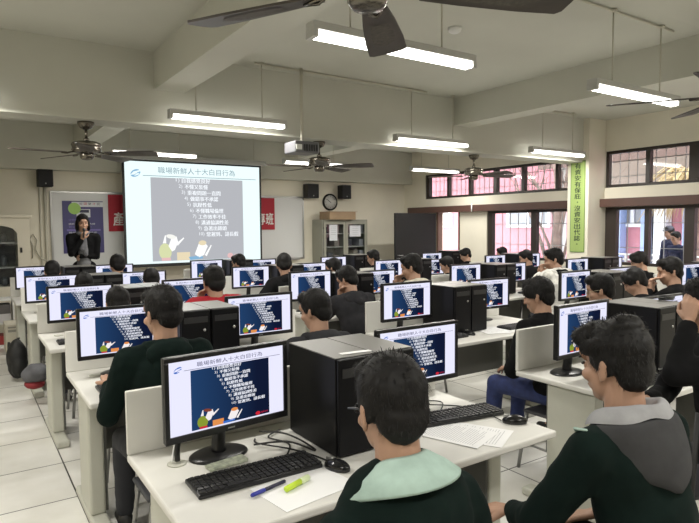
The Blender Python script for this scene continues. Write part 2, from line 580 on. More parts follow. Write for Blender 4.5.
# ================================================================== OUTSIDE
def outside():
    simple('floor_yard', [(XW + 2.6, 40, -25, 45, -4.2, -4.0)], mat('yard_paving', (.5, .5, .48), .8, var=.1, scale=1))
    # walkway slab and parapet just outside the room
    simple('floor_walkway', [(XW + .25, XW + 2.2, -4, 30, -.25, -.05)], mat('walkway_concrete', (.5, .49, .46), .8, var=.06))
    pink = mat('pink_render', (0.56, 0.235, 0.265), 0.8, var=.06, scale=.8)
    blue = mat('blue_white_tiles', (0.33, 0.42, 0.66), 0.6)
    t = thing('school_building', 'pink rendered building with white framed windows across the yard', 'building', (15, 12, -4))
    bm = bmesh.new()
    box(bm, 0, .4, -22, 26, 0, 11.5)
    obj('wall', bm, pink, t)
    whf = mat('white_window_frame', (.8, .8, .8), .5)
    pane = mat('dark_pane', (.30, .31, .33), .25)
    wl = [(16.1, .42), (12.2, .85), (8.75, .5), (6.6, .6), (4.6, .6), (18.8, 1), (2.2, .7)]
    for (yc, hw) in wl:
        for z0 in (1.6 + .0, 5.5, 8.9):
            z1 = z0 + (1.25 if z0 != 5.5 else 1.15)
            bm = bmesh.new()
            y = yc - 12
            box(bm, -.1, 0, y - hw, y + hw, z0, z0 + .09)
            box(bm, -.1, 0, y - hw, y + hw, z1 - .09, z1)
            for k in (-1, 0, 1):
                box(bm, -.1, 0, y + k * (hw - .05) - .05, y + k * (hw - .05) + .05, z0 + .09, z1 - .09)
            f = obj('window', bm, whf, t)
            bm = bmesh.new()
            box(bm, -.05, -.02, y - hw + .1, y + hw - .1, z0 + .1, z1 - .1)
            obj('pane', bm, pane, f)
    # pale ledges between the storeys
    for z in (4.35, 7.55, 8.25):
        bm = bmesh.new()
        box(bm, -.5 if z > 7 else -.25, 0, -22, 26, z, z + .16)
        obj('ledge', bm, whf, t)
    bm = bmesh.new()
    box(bm, -1.4, 0, -22, 26, 8.0, 8.14)
    obj('canopy', bm, mat('tan_soffit', (.45, .36, .30), .8), t)
    for y in (9.1, 8.2, 7.9, 7.15, 5.4, 3.5):
        bm = bmesh.new()
        box(bm, -.35, -.05, y - 12 - .17, y - 12 + .17, 0, 6.25)
        obj('column', bm, blue if y not in (7.9,) else whf, t)
    # parapet of the walkway, seen under the windows
    t = thing('walkway_railing', 'grey and white railing of the walkway outside the windows', 'railing', (XW + 2.1, 5, -.05))
    bm = bmesh.new()
    box(bm, -.05, .05, -6.5, 2.2, 0, .75)
    obj('parapet', bm, mat('parapet_grey', (.22, .23, .26), .7), t)
    bm = bmesh.new()
    for z in (.83, .93, 1.03):
        tube(bm, [(0, -6.5, z), (0, 2.2, z)], .018)
    obj('rail', bm, whf, t)
    for y in (-6.4, -4.8, -3.2, -1.6, 0, 1.6):
        bm = bmesh.new()
        box(bm, -.02, .02, y - .02, y + .02, .75, 1.04)
        obj('post', bm, whf, t)
    # bare tree
    rnd = random.Random(5)
    bm = bmesh.new()
    def branch(p, d, ln, r, lev):
        pts = [p]
        rs = [r]
        for k in range(4):
            d = (d + V((rnd.uniform(-.14, .14), rnd.uniform(-.2, .2), rnd.uniform(-.05, .1)))).normalized()
            p = p + d * ln / 4
            pts.append(p)
            rs.append(r * (1 - .13 * (k + 1)))
        tube(bm, pts, rs, 8 if lev < 2 else 5)
        if lev < 3:
            for k in range(3):
                q = pts[rnd.choice((2, 3, 4))]
                nd = (d + V((rnd.uniform(-.5, .5), rnd.uniform(-.9, .9), rnd.uniform(-.1, .6)))).normalized()
                branch(q, nd, ln * .66, rs[-1] * .75, lev + 1)
    tube(bm, [(0, 0, 0), (.03, -.03, 2), (0, .03, 3.6), (.02, -.02, 4.8), (.0, -.12, 5.6), (.02, -.1, 6.6), (0, .05, 7.6)], [.26, .2, .17, .15, .12, .10, .06], 10)
    for p, d_, l_, r_ in (((0, 0, 4.2), (.1, .45, 1), 2.2, .06), ((0, .02, 5.0), (0, -.6, 1), 2.0, .06), ((0, -.1, 5.7), (0, .6, 1), 1.8, .06), ((0, -.1, 6.2), (0, -.8, .9), 1.6, .05), ((0, 0, 4.7), (.1, .5, .9), 1.9, .04), ((0, 0, 3.9), (.1, -.3, 1), 1.8, .05)):
        branch(V(p), V(d_), l_, r_, 1)
    o = obj('tree', bm, mat('tree_bark', (.24, .17, .14), .9, var=.25, scale=6), None)
    o.location = (11.9, 8.95, -4)
    tag(o, 'bare grey-brown tree with forked trunk outside the window left of the pillar', 'tree')
    # soffit and beam of the upper storey opposite the right-hand windows
    o = thing('covered_gallery', 'tan roofed gallery of the building seen through the upper right windows', 'gallery', (13.4, 5, 0))
    bm = bmesh.new()
    box(bm, 0, 1.0, -4, 5.6, 3.75, 3.95)
    box(bm, .9, 1.0, -4, 5.6, 2.55, 3.75)
    obj('roof', bm, mat('gallery_tan', (.42, .34, .28), .8), o)
    bm = bmesh.new()
    box(bm, 0, .12, -4, 5.6, 3.1, 3.3)
    obj('beam', bm, mat('gallery_beam', (.16, .10, .08), .7), o)
    bm = bmesh.new()
    box(bm, .3, .42, -4, 5.6, 2.15, 2.55)
    obj('lintel', bm, mat('gallery_white', (.7, .68, .64), .7), o)
    for y in (-3.8, .2, 5.0):
        bm = bmesh.new()
        box(bm, .1, .3, y - .1, y + .1, -4, 3.75)
        obj('post', bm, _M['gallery_white'], o)
    # dry palm
    t = thing('palm_tree', 'palm with dry straw coloured fronds outside the upper right window', 'tree', (11.9, 5.7, -4))
    bm = bmesh.new()
    tube(bm, [(0, 0, 0), (.05, 0, 3), (0, .05, 6.3)], [.16, .13, .12], 10)
    obj('trunk', bm, _M['tree_bark'] if 'tree_bark' in _M else M_leg, t)
    bm = bmesh.new()
    for k in range(260):
        a = rnd.uniform(0, 2 * PI)
        L_ = rnd.uniform(.4, .95)
        p0 = V((.1 * math.cos(a), .1 * math.sin(a), 6.25 + rnd.uniform(-.25, .35)))
        o1 = V((math.cos(a), math.sin(a), 0))
        pts = [p0, p0 + o1 * L_ * .5 + V((0, 0, .12)), p0 + o1 * L_ * .8 + V((0, 0, -.08)), p0 + o1 * L_ + V((0, 0, -.42))]
        tube(bm, pts, [.012, .012, .009, .003], 4)
    obj('fronds', bm, mat('dry_straw', (.55, .42, .22), .8, var=.3, scale=5), t)
outside()

# ================================================================== LIGHTS
def make_light():
    t = thing('fluorescent_light', 'x', 'ceiling light', group='hanging fluorescent lights')
    bm = bmesh.new()
    box(bm, 0, 1.25, -.045, .045, .02, .065, .004)
    box(bm, 0, .03, -.045, .045, -.022, .02)
    box(bm, 1.22, 1.25, -.045, .045, -.022, .02)
    obj('housing', bm, mat('light_housing', (.5, .5, .48), .4), t)
    for s in (-1, 1):
        bm = bmesh.new()
        tube(bm, [(.03, s * .023, -.004), (1.22, s * .023, -.004)], .017, 10)
        obj('tube', bm, M_tube, t)
    for x in (.27, .98):
        bm = bmesh.new()
        tube(bm, [(x, 0, .065), (x, 0, .64)], .006, 6)
        lathe(bm, [(.03, .62), (.03, .638), (.01, .638)], (x, 0, 0), 12)
        obj('suspension_rod', bm, M_pipe, t)
    return t
lamp0 = make_light()
LZ = 2.66
lights = [(1.65, 2.85, 'long hanging fluorescent light nearest the camera, in front of the fan blade'),
          (4.12, 2.77, 'hanging fluorescent light at upper right, beside the right-hand windows'),
          (1.70, 5.64, 'hanging fluorescent light just above and right of the projection screen'),
          (4.50, 5.72, 'hanging fluorescent light in the middle, over the open dark door'),
          (6.92, 5.62, 'hanging fluorescent light left above the green banner on the pillar'),
          (1.79, 8.70, 'distant hanging fluorescent light directly above the projection screen, behind the left fan'),
          (4.50, 8.70, 'distant hanging fluorescent light behind the middle ceiling fan and projector'),
          (7.20, 8.66, 'distant hanging fluorescent light left of the fan by the upper windows'),
          (-0.93, 5.65, 'hanging fluorescent light whose end just enters the left edge'),
          (-0.93, 2.85, 'hanging fluorescent light outside the left edge, third row'),
          (6.8, 2.80, 'hanging fluorescent light outside the right edge by the windows'),
          (-0.93, 0.0, 'hanging fluorescent light behind the camera at the left'), (1.65, -0.2, 'hanging fluorescent light behind the camera'),
          (4.2, -0.2, 'hanging fluorescent light right behind the camera'), (6.8, -0.2, 'hanging fluorescent light behind the camera by the windows')]
for i, (x, y, lab) in enumerate(lights):
    if i == 0:
        r = lamp0
        r.location = (x, y, LZ)
        r['label'] = lab
    else:
        r = dup(lamp0, (x, y, LZ), 0, lab)
    ld = bpy.data.lights.new('lamp', 'AREA')
    ld.shape = 'RECTANGLE'
    ld.size = 1.2
    ld.size_y = 0.08
    ld.energy = LAMP_W
    ld.color = (1.0, 0.97, 0.90)
    lo = bpy.data.objects.new('lamp_glow', ld)
    C.objects.link(lo)
    lo.parent = r
    lo.location = (.625, 0, -.03)

# conduits on the ceiling
for pts, lab in (([(2.6, 5.64, 3.285), (5.0, 5.70, 3.285)], 'thin ceiling conduit along the beam to the middle hanging light'),
                 ([(3.3, 2.77, 3.285), (5.3, 2.77, 3.285)], 'thin ceiling conduit over the hanging light at upper right'),
                 ([(5.95, 5.64, 3.285), (8.0, 5.64, 3.285)], 'thin ceiling conduit over the hanging light near the green banner')):
    bm = bmesh.new()
    tube(bm, pts, .011, 6)
    tag(obj('conduit', bm, M_pipe), lab, 'conduit')
bm = bmesh.new()
lathe(bm, [(.03, -.045), (.055, -.03), (.06, 0)], (0, 0, 0), 20)
o = obj('smoke_detector', bm, M_white)
o.location = (3.63, 3.77, ZC)
tag(o, 'small round smoke detector on the ceiling above the near light', 'smoke detector')

# ================================================================== CEILING FANS
def make_fan():
    t = thing('ceiling_fan', 'x', 'ceiling fan', group='ceiling fans')
    bm = bmesh.new()
    lathe(bm, [(.075, 0), (.075, -.02), (.055, -.055), (.02, -.075)], seg=24)
    obj('canopy', bm, M_bronze, t)
    bm = bmesh.new()
    tube(bm, [(0, 0, -.07), (0, 0, -.15)], .013, 10)
    lathe(bm, [(.02, -.15), (.028, -.16), (.028, -.18), (.02, -.185)], seg=14)
    obj('downrod', bm, M_bronze, t)
    bm = bmesh.new()
    lathe(bm, [(.03, -.175), (.09, -.185), (.128, -.20), (.135, -.222), (.128, -.232), (.128, -.255), (.135, -.263), (.12, -.285), (.07, -.295)], seg=30)
    obj('motor_housing', bm, M_bronze, t)
    bm = bmesh.new()
    lathe(bm, [(.055, -.293), (.062, -.305), (.062, -.335), (.045, -.355), (.01, -.36)], seg=20)
    obj('switch_cup', bm, M_bronze, t)
    for k in range(5):
        a = 2 * PI * k / 5
        R = Matrix.Rotation(a, 3, 'Z')
        tilt = Matrix.Rotation(math.radians(-11), 3, 'X')
        P = lambda x, y, z: R @ (tilt @ V((x, y, z)) + V((0, 0, -.295)))
        outline = [(.17, -.042), (.30, -.058), (.50, -.074), (.635, -.077), (.652, -.06), (.658, 0), (.652, .06), (.635, .077), (.50, .074), (.30, .058), (.17, .042)]
        bm = bmesh.new()
        top = [bm.verts.new(P(x, y, .004)) for x, y in outline]
        bot = [bm.verts.new(P(x, y, -.004)) for x, y in outline]
        bm.faces.new(top)
        bm.faces.new(bot[::-1])
        n = len(outline)
        for q in range(n):
            bm.faces.new((top[q], bot[q], bot[(q + 1) % n], top[(q + 1) % n]))
        il = [(.30, -.03), (.40, -.042), (.50, -.042), (.55, 0), (.50, .042), (.40, .042), (.30, .03)]
        f = bm.faces.new([bm.verts.new(P(x, y, -.0055)) for x, y in il][::-1])
        f.material_index = 1
        bl = obj('blade', bm, [M_blade, M_blade2], t)
        bm = bmesh.new()
        pts = [(.10, 0, .012), (.14, 0, .004), (.18, .02, -.008), (.22, 0, -.008), (.18, -.02, -.008), (.14, 0, .004)]
        tube(bm, [P(*p) for p in pts], .007, 6)
        obj('blade_bracket', bm, M_bronze, bl)
    return t
fan0 = make_fan()
FZ = 2.6
for i, (x, y, a, lab) in enumerate([(1.03, 6.03, 187, 'dark bladed ceiling fan at the left, near the wall speaker'),
                                    (3.60, 6.03, 170, 'dark bladed ceiling fan in the middle, beside the projector'),
                                    (6.19, 6.03, 200, 'dark bladed ceiling fan in front of the far upper windows'),
                                    (1.04, 1.45, -25, 'near ceiling fan whose big blades cross the top edge'),
                                    (3.60, 1.60, 50, 'ceiling fan at the right edge showing only two blade tips')]):
    if i == 0:
        fan0.location = (x, y, FZ)
        fan0.rotation_euler = (0, 0, math.radians(a))
        fan0['label'] = lab
    else:
        dup(fan0, (x, y if y != 1.6 else 1.53, FZ), math.radians(a), lab)

# ================================================================== FRONT WALL
YW = YF
NTH = ['first', 'second', 'third', 'fourth', 'fifth', 'sixth', 'seventh']
def front_wall():
    # white board behind the screen
    t = thing('whiteboard', 'long white writing board mounted on the front wall behind the projection screen', 'whiteboard', (3.7, YW, .93))
    bm = bmesh.new()
    box(bm, -2.40, 2.42, -.025, -.008, .0, 1.27)
    obj('board', bm, mat('board_white', (.62, .63, .63), .25), t)
    bm = bmesh.new()
    for b in ((-2.43, 2.45, -.035, -.004, -.03, .005), (-2.43, 2.45, -.035, -.004, 1.262, 1.295), (-2.43, -2.395, -.035, -.004, .005, 1.262), (2.415, 2.45, -.035, -.004, .005, 1.262)):
        box(bm, *b, bev=.003)
    obj('frame', bm, M_silver, t)
    bm = bmesh.new()
    box(bm, -2.3, 2.3, -.10, -.03, -.045, -.03)
    obj('pen_tray', bm, M_silver, t)
    # projection screen
    x0, x1, z0, z1, y = 2.37, 4.875, .955, 2.74, 10.45
    t = thing('projection_screen', 'large pull-down screen showing the lecture slide at the front of the room', 'projection screen', (x0, y, 0))
    W, H = x1 - x0, z1 - z0
    bm = bmesh.new()
    box(bm, -.04, W + .04, .004, .012, z0 - .03, z1 + .03)
    box(bm, -.04, W + .04, -.012, .022, z0 - .055, z0 - .025, .003)
    obj('screen_cloth', bm, mat('screen_border', (.01, .01, .01), .6), t)
    o = link('projected_slide', slide_mesh(W, H), SLIDE_PRO, t)
    o.location = (0, 0, z0)
    bm = bmesh.new()
    box(bm, -.12, W + .14, -.04, .06, z1 + .03, z1 + .12, .01)
    obj('screen_housing', bm, mat('screen_case', (.4, .4, .38), .4), t)
    for x in (.1, W - .1):
        bm = bmesh.new()
        tube(bm, [(x, .01, z1 + .12), (x, .01, ZC)], .006, 6)
        obj('hanger', bm, M_pipe, t)
    # poster
    t = thing('poster', 'purple poster with a green circle hanging on the white board', 'poster', (1.455, YW - .03, 1.16))
    bm = bmesh.new()
    W, H = .65, .90
    cols = [('poster_purple', (.05, .045, .16)), ('poster_green', (.33, .56, .13)), ('poster_white', (.62, .64, .68)), ('poster_red', (.5, .08, .08)), ('poster_violet', (.16, .13, .38)), ('poster_dark', (.02, .02, .06))]
    box(bm, 0, W, -.004, 0, 0, H)
    def E(cx, cz, rx, rz, y, mi):
        poly(bm, [(cx + rx * math.cos(2 * PI * k / 20), cz + rz * math.sin(2 * PI * k / 20)) for k in range(20)], y, mi)
    def Rr(a, b, c, d, y, mi):
        poly(bm, [(a, c), (b, c), (b, d), (a, d)], y, mi)
    Rr(.15, .65, .80, .885, -.005, 2)
    for k in range(5):
        put_text(bm, '校園徵才說明'[k], (lambda u, v, k=k: V((.27 + k * .07 + u * .05, -.0056, .83 + v * .045))), 3 if k % 2 else 5)
    E(.19, .77, .10, .10, -.0058, 1)
    Rr(.22, .44, .62, .76, -.0052, 2)
    Rr(.27, .42, .70, .75, -.0056, 5)
    for k, (w, z) in enumerate(((.3, .56), (.42, .49), (.36, .44), (.45, .34), (.40, .27), (.44, .18), (.3, .10), (.48, .05))):
        put_text(bm, ['活動時間地點', '講師介紹與課程大綱', '歡迎同學參加', '職場體驗分享座談', '報名方式請洽', '電腦教室二樓', '主辦單位', '產學合作專班'][k],
                 (lambda u, v, w=w, z=z: V((.09 + u * w, -.0056, z + v * .032))), 2 if k % 2 else 4)
    Rr(.06, .60, .385, .415, -.005, 4)
    obj('sheet', bm, [mat(n, c, .5) for n, c in cols], t)
    # red banner
    t = thing('banner', 'red cloth banner with white characters running behind the projection screen', 'banner', (2.19, YW - .045, 1.53))
    bm = bmesh.new()
    n = 40
    W, H = 3.26, .65
    for k in range(n):
        a, b = W * k / n, W * (k + 1) / n
        ya, yb = -.006 * math.sin(a * 5), -.006 * math.sin(b * 5)
        bm.faces.new([bm.verts.new(p) for p in ((a, ya, 0), (b, yb, 0), (b, yb, H), (a, ya, H))])
        bm.faces.new([bm.verts.new(p) for p in ((b, yb + .004, 0), (a, ya + .004, 0), (a, ya + .004, H), (b, yb + .004, H))])
    for ch, x in (('產', .08), ('學', .29), ('專', 2.86), ('班', 3.05)):
        for q in (-.005, 0, .005):
            put_text(bm, ch, (lambda u, v, x=x, q=q: V((x + q + u * .17, -.012 + q * .02, .10 + q * .5 + v * .24))), 1)
    obj('cloth', bm, [mat('banner_red', (.36, .015, .03), .7), mat('banner_white', (.75, .72, .70), .7)], t)
    # speakers
    def speaker(x0, x1, z0, z1, lab):
        t = thing('wall_speaker', lab, 'speaker', ((x0 + x1) / 2, YW, z0), group='wall speakers')
        w, h = (x1 - x0) / 2, z1 - z0
        bm = bmesh.new()
        box(bm, -w, w, -.26, -.06, 0, h, .012)
        obj('cabinet', bm, M_black, t)
        bm = bmesh.new()
        box(bm, -w + .015, w - .015, -.267, -.261, .015, h - .015, .003)
        obj('grille', bm, mat('speaker_mesh', (.016, .016, .018), .8), t)
        bm = bmesh.new()
        lathe(bm, [(.001, -.0), (.012, 0), (.012, .004), (.001, .004)], seg=12)
        for v in bm.verts:
            v.co = V((v.co.x, -.268 - v.co.z, .05 + v.co.y))
        obj('badge', bm, M_silver, t)
        bm = bmesh.new()
        box(bm, -.03, .03, -.06, 0, h * .4, h * .6)
        obj('bracket', bm, M_black, t)
    speaker(1.08, 1.31, 2.28, 2.56, 'black wall speaker above the poster, far left')
    speaker(6.12, 6.40, 2.19, 2.49, 'black wall speaker left of the clock')
    speaker(6.99, 7.23, 2.19, 2.49, 'black wall speaker right of the clock')
    # clock
    t = thing('wall_clock', 'round black rimmed wall clock with white face between two speakers', 'clock', (6.82, YW, 2.12))
    def disc(name, r0, r1, ya, yb, m):
        bm = bmesh.new()
        lathe(bm, [(r0, ya), (r1, ya), (r1, yb), (r0, yb)] if r0 > .001 else [(.001, ya), (r1, ya), (r1, yb), (.001, yb)], seg=36)
        for v in bm.verts:
            v.co = V((v.co.x, -v.co.z, v.co.y))
        return obj(name, bm, m, t)
    disc('rim', .001, .185, .0, .035, M_black)
    disc('dial', .001, .15, .036, .038, mat('clock_face', (.6, .6, .57), .5))
    bm = bmesh.new()
    for k in range(12):
        a = k * PI / 6
        box(bm, -.004, .004, -.0405, -.039, .115, .138, rot=Matrix.Rotation(a, 3, 'Y'), about=(0, -.04, 0))
    obj('hour_marks', bm, M_black, t)
    for nm, L_, w, a in (('hour_hand', .075, .006, -1.0), ('minute_hand', .115, .004, -.95)):
        bm = bmesh.new()
        box(bm, -w, w, -.043, -.041, -.02, L_, rot=Matrix.Rotation(a, 3, 'Y'), about=(0, -.042, 0))
        obj(nm, bm, M_black, t)
    # steel cabinet
    t = thing('steel_cabinet', 'grey steel cabinet with two glass doors and paper notices under the clock', 'cabinet', (6.36, 10.985, 0))
    W, D, H = 1.17, .42, 1.73
    st = mat('cabinet_steel', (.27, .27, .225), .45)
    bm = bmesh.new()
    for b in ((0, .02, -D, 0, 0, H), (W - .02, W, -D, 0, 0, H), (.02, W - .02, -D, 0, H - .03, H), (.02, W - .02, -D, 0, 0, .08), (.02, W - .02, -.02, 0, .08, H - .03), (W / 2 - .02, W / 2 + .02, -D, -.02, .08, H - .03)):
        box(bm, *b)
    obj('body', bm, st, t)
    for z in (.45, .85, 1.13, 1.42):
        bm = bmesh.new()
        box(bm, .02, W / 2 - .02, -D + .03, -.02, z, z + .018)
        box(bm, W / 2 + .02, W - .02, -D + .03, -.02, z, z + .018)
        obj('shelf', bm, mat('shelf_pale', (.40, .40, .36), .5), t)
    rnd = random.Random(3)
    for k in (0, 1):
        a, b = (.03, W / 2 - .004) if k == 0 else (W / 2 + .004, W - .03)
        bm = bmesh.new()
        for q in ((a, b, .03, .10), (a, b, H - .10, H - .03), (a, a + .055, .10, H - .10), (b - .055, b, .10, H - .10)):
            box(bm, q[0], q[1], -D - .02, -D, q[2], q[3])
        dr = obj('door', bm, st, t)
        bm = bmesh.new()
        box(bm, a + .055, b - .055, -D - .012, -D - .008, .10, H - .10)
        obj('door_glass', bm, M_glass, dr)
        bm = bmesh.new()
        x = b - .03 if k == 0 else a + .03
        box(bm, x - .008, x + .008, -D - .045, -D - .02, .85, .97, .003)
        obj('door_handle', bm, M_silver, dr)
        bm = bmesh.new()
        if k == 0:
            box(bm, a + .14, a + .34, -D - .016, -D - .0125, 1.28, 1.62)
        else:
            box(bm, a + .10, a + .39, -D - .016, -D - .0125, 1.36, 1.60)
        for q in range(5):
            z = 1.57 - q * .04
            box(bm, a + .17, a + (.31 if k == 0 else .33), -D - .0166, -D - .016, z, z + .006, mi=1)
        obj('notice', bm, [mat('notice_paper', (.62, .64, .68), .6), mat('notice_ink', (.3, .3, .33), .7)], dr)
    for (z) in (.868, 1.148, 1.438, .468):
        for k in range(7):
            if rnd.random() < .2:
                continue
            x = .035 + k * .156 + (.03 if k > 2 else 0)
            if abs(x + .06 - W / 2) < .09:
                continue
            h = rnd.uniform(.08, .2)
            bm = bmesh.new()
            box(bm, 0, .11, -.3, 0, 0, h, .003)
            o = obj('document_box', bm, mat('box_%d' % (k % 3), [(.28, .28, .3), (.06, .06, .07), (.2, .18, .15)][k % 3], .6))
            o.location = (6.36 + x, 10.985 - .05, z + .001)
            tag(o, '%s file box, %s along the %s shelf of the steel cabinet' % (['grey', 'black', 'brown'][k % 3], NTH[k], {.468: 'lowest', .868: 'second lowest', 1.148: 'second highest', 1.438: 'top'}[z]), 'box', 'file boxes in the steel cabinet')
    # carton on cabinet
    t = thing('cardboard_box', 'flat brown cardboard carton lying on top of the steel cabinet', 'box', (6.27 + .2, 10.85, 1.73))
    bm = bmesh.new()
    box(bm, 0, .66, -.42, 0, 0, .165, .003)
    obj('carton', bm, mat('cardboard', (.30, .21, .13), .8, var=.08), t)
    bm = bmesh.new()
    box(bm, -.01, .69, -.44, .01, .165, .172)
    obj('flap', bm, mat('cardboard_light', (.36, .26, .17), .8), t)
    # arched display cabinet at far left
    t = thing('display_cabinet', 'cream cabinet with arched dark glass door at the left edge', 'cabinet', (.30, 10.9, 0))
    cream = mat('cream_paint', (.60, .56, .46), .5)
    bm = bmesh.new()
    W, D, H = .60, .55, 1.76
    w2 = W
    box(bm, -.75, w2, -D, 0, 0, .70)
    box(bm, -.75, -.70, -D, 0, .70, H)
    box(bm, w2 - .17, w2, -D, 0, .70, H)
    box(bm, -.70, w2 - .17, -.03, 0, .70, H)
    box(bm, -.78, w2 + .03, -D - .03, 0, H, H + .05, .008)
    # arched head
    n = 20
    x0, x1 = -.70, w2 - .17
    cx, hw = (x0 + x1) / 2, (x1 - x0) / 2
    vt = []
    for k in range(n + 1):
        u = -1 + 2 * k / n
        z = 1.52 + .13 * (1 - abs(u) ** 4) ** .5
        vt.append((cx + u * hw, z))
    for (a, za), (b, zb) in zip(vt, vt[1:]):
        for yy in (-D, -D + .03):
            f = [bm.verts.new(p) for p in ((a, yy, za), (b, yy, zb), (b, yy, H), (a, yy, H))]
            bm.faces.new(f if yy == -D else f[::-1])
        bm.faces.new([bm.verts.new(p) for p in ((a, -D, za), (a, -D + .03, za), (b, -D + .03, zb), (b, -D, zb))])
    obj('body', bm, cream, t)
    bm = bmesh.new()
    box(bm, x0, x1, -D + .032, -D + .036, .70, 1.72)
    obj('door_glass', bm, M_glass, t)
    bm = bmesh.new()
    box(bm, x0, x1, -.05, -.031, .70, 1.74)
    obj('lining', bm, mat('lining_dark', (.16, .16, .165), .8, var=.3, scale=8), t)
    for z in (1.36, .98):
        bm = bmesh.new()
        box(bm, x0, x1, -D + .06, -.05, z, z + .025)
        obj('shelf', bm, mat('pale_shelf', (.35, .35, .33), .5), t)
    bm = bmesh.new()
    box(bm, w2 - .14, w2 - .11, -D - .012, -D, 1.22, 1.30, .003)
    obj('lock', bm, M_black, t)
    rnd = random.Random(8)
    for z in (1.386, 1.006, .701):
        for k in range(6):
            h = rnd.uniform(.1, .24)
            bm = bmesh.new()
            lathe(bm, [(.03, 0), (.05, .02), (.045, h * .7), (.02, h)], seg=10)
            o = obj('trophy', bm, mat('glassware', (.16, .17, .18), .3), None)
            o.location = (.30 + x0 + .10 + k * .17, 10.9 - .28, z)
            tag(o, 'dim glass ornament, %s along the %s shelf of the arched display cabinet' % (NTH[k], {1.386: 'top', 1.006: 'middle', .701: 'bottom'}[z]), 'ornament', 'ornaments in the display cabinet')
    # wall conduits
    for x, r in ((1.20, .022), (1.12, .012)):
        bm = bmesh.new()
        tube(bm, [(x, YW - r - .004, 0.17), (x, YW - r - .004, 2.27 if r > .02 else 2.55)], r, 8)
        tag(obj('conduit', bm, M_pipe), 'thick beige pipe up the wall left of the white board' if r > .02 else 'thin beige cable pipe beside the thick one left of the white board', 'pipe')
    bm = bmesh.new()
    tube(bm, [(.98, YW - .02, 1.1), (1.0, YW - .03, 1.3), (.95, YW - .03, 1.42), (1.0, YW - .03, 1.5), (1.06, YW - .03, 1.4), (1.03, YW - .03, 1.25), (1.1, YW - .03, 1.1), (1.18, YW - .05, 1.05)], .01, 6)
    tag(obj('cable_loop', bm, M_pipe), 'looped beige cable hanging on the wall by the display cabinet', 'cable')
    # shelf of boxes at the left edge
    t = thing('low_shelf', 'low white shelf unit at the left edge in front of the display cabinet', 'shelf', (.05, 9.45, 0))
    bm = bmesh.new()
    for z in (0.0, .30, .62):
        box(bm, 0, .52, -.35, 0, z, z + .02)
    box(bm, 0, .02, -.35, 0, 0, .64)
    box(bm, .50, .52, -.35, 0, 0, .64)
    obj('frame', bm, M_white, t)
    for k, (z, c, n) in enumerate(((.021, (.30, .03, .03), 'red'), (.321, (.62, .60, .62), 'white'), (.15, (.12, .11, .11), 'dark grey'))):
        bm = bmesh.new()
        box(bm, 0, .44, -.3, 0, 0, .12, .004)
        o = obj('storage_box', bm, mat('storage_' + n, c, .6))
        o.location = (.09, 9.42, z if k != 2 else .442)
        tag(o, n + ' flat storage box on the low shelf at the left edge', 'box')
    t = thing('cream_computer_case', 'old cream computer case standing on the floor at the left edge', 'computer case', (.42, 8.9, 0))
    bm = bmesh.new()
    box(bm, 0, .19, -.4, 0, 0, .38, .01)
    obj('case', bm, cream, t)
    bm = bmesh.new()
    box(bm, .03, .16, -.408, -.4, .28, .31)
    box(bm, .03, .16, -.408, -.4, .33, .35)
    obj('drive_bay', bm, mat('bay_grey', (.3, .29, .25), .5), t)
front_wall()

# projector
t = thing('projector', 'white and grey projector hanging under the beam beside the middle ceiling fan', 'projector', (3.14, 5.62, 2.385))
bm = bmesh.new()
box(bm, -.15, .15, -.12, .14, 0, .125, .015)
obj('body', bm, mat('projector_shell', (.12, .12, .13), .4), t)
bm = bmesh.new()
for k in range(6):
    box(bm, -.045 + k * .030, -.03 + k * .030, -.128, -.120, .02, .09)
obj('vent', bm, M_black, t)
bm = bmesh.new()
box(bm, -.14, -.07, -.126, -.12, .03, .085)
obj('label_plate', bm, M_white, t)
bm = bmesh.new()
tube(bm, [(-.08, .14, .055), (-.08, .17, .055)], .035, 16)
obj('lens', bm, M_black, t)
bm = bmesh.new()
tube(bm, [(0, 0, .125), (0, 0, .914)], .018, 8)
obj('ceiling_mount', bm, M_pipe, t)

# green banner on the pillar
t = thing('vertical_banner', 'lime green vertical banner with black characters on the pillar', 'banner', (8.5, 5.93, 1.13))
bm = bmesh.new()
hw, H = .135, 1.50
box(bm, -.012, -.002, -hw, hw, 0, H)
s = '有資安有保庇，沒資安出代誌。'
for k, ch in enumerate(s):
    zc = H - .085 - k * (H - .12) / 14
    hh, ww = (.045, .056) if ch not in '，。' else (.011, .012)
    for q in (-.0028, 0, .0028):
        put_text(bm, ch, (lambda u, v, zc=zc, hh=hh, ww=ww, q=q: V((-.0135 - q * .05, ww - 2 * ww * u + q, zc - hh + 2 * hh * v + q * .4))), 1)
for (a, b, c, d2) in ((-hw, hw, 0, .012), (-hw, hw, H - .012, H), (-hw, -hw + .01, 0, H), (hw - .01, hw, 0, H)):
    bm.faces.new([bm.verts.new(p) for p in ((-.0128, b, c), (-.0128, a, c), (-.0128, a, d2), (-.0128, b, d2))]).material_index = 2
obj('cloth', bm, [mat('banner_lime', (.33, .44, .14), .6), mat('banner_ink', (.02, .04, .02), .6), mat('banner_edge', (.12, .22, .06), .6)], t)
bm = bmesh.new()
tube(bm, [(XW - .16, 8.62, 1.86), (XW - .16, 8.62, 2.03)], .012, 6)
tag(obj('cord_end', bm, M_paper), 'white cord end hanging on the brown curtain rail left of the pillar', 'cord')

# ================================================================== DESKS
ORD = {1: 'nearest', 2: 'second', 3: 'third', 4: 'fourth', 5: 'farthest'}
BANK = {'A': 'leftmost desk column', 'B': 'second desk column from left', 'C': 'third desk column', 'D': 'desk column beside the windows'}
X0 = {'A': .49, 'B': 2.68, 'C': 4.75, 'D': 6.95}
DW, DD, DZ = 1.545, .77, .74
def YBK(r):
    return 2.27 + 1.53 * (r - 1)

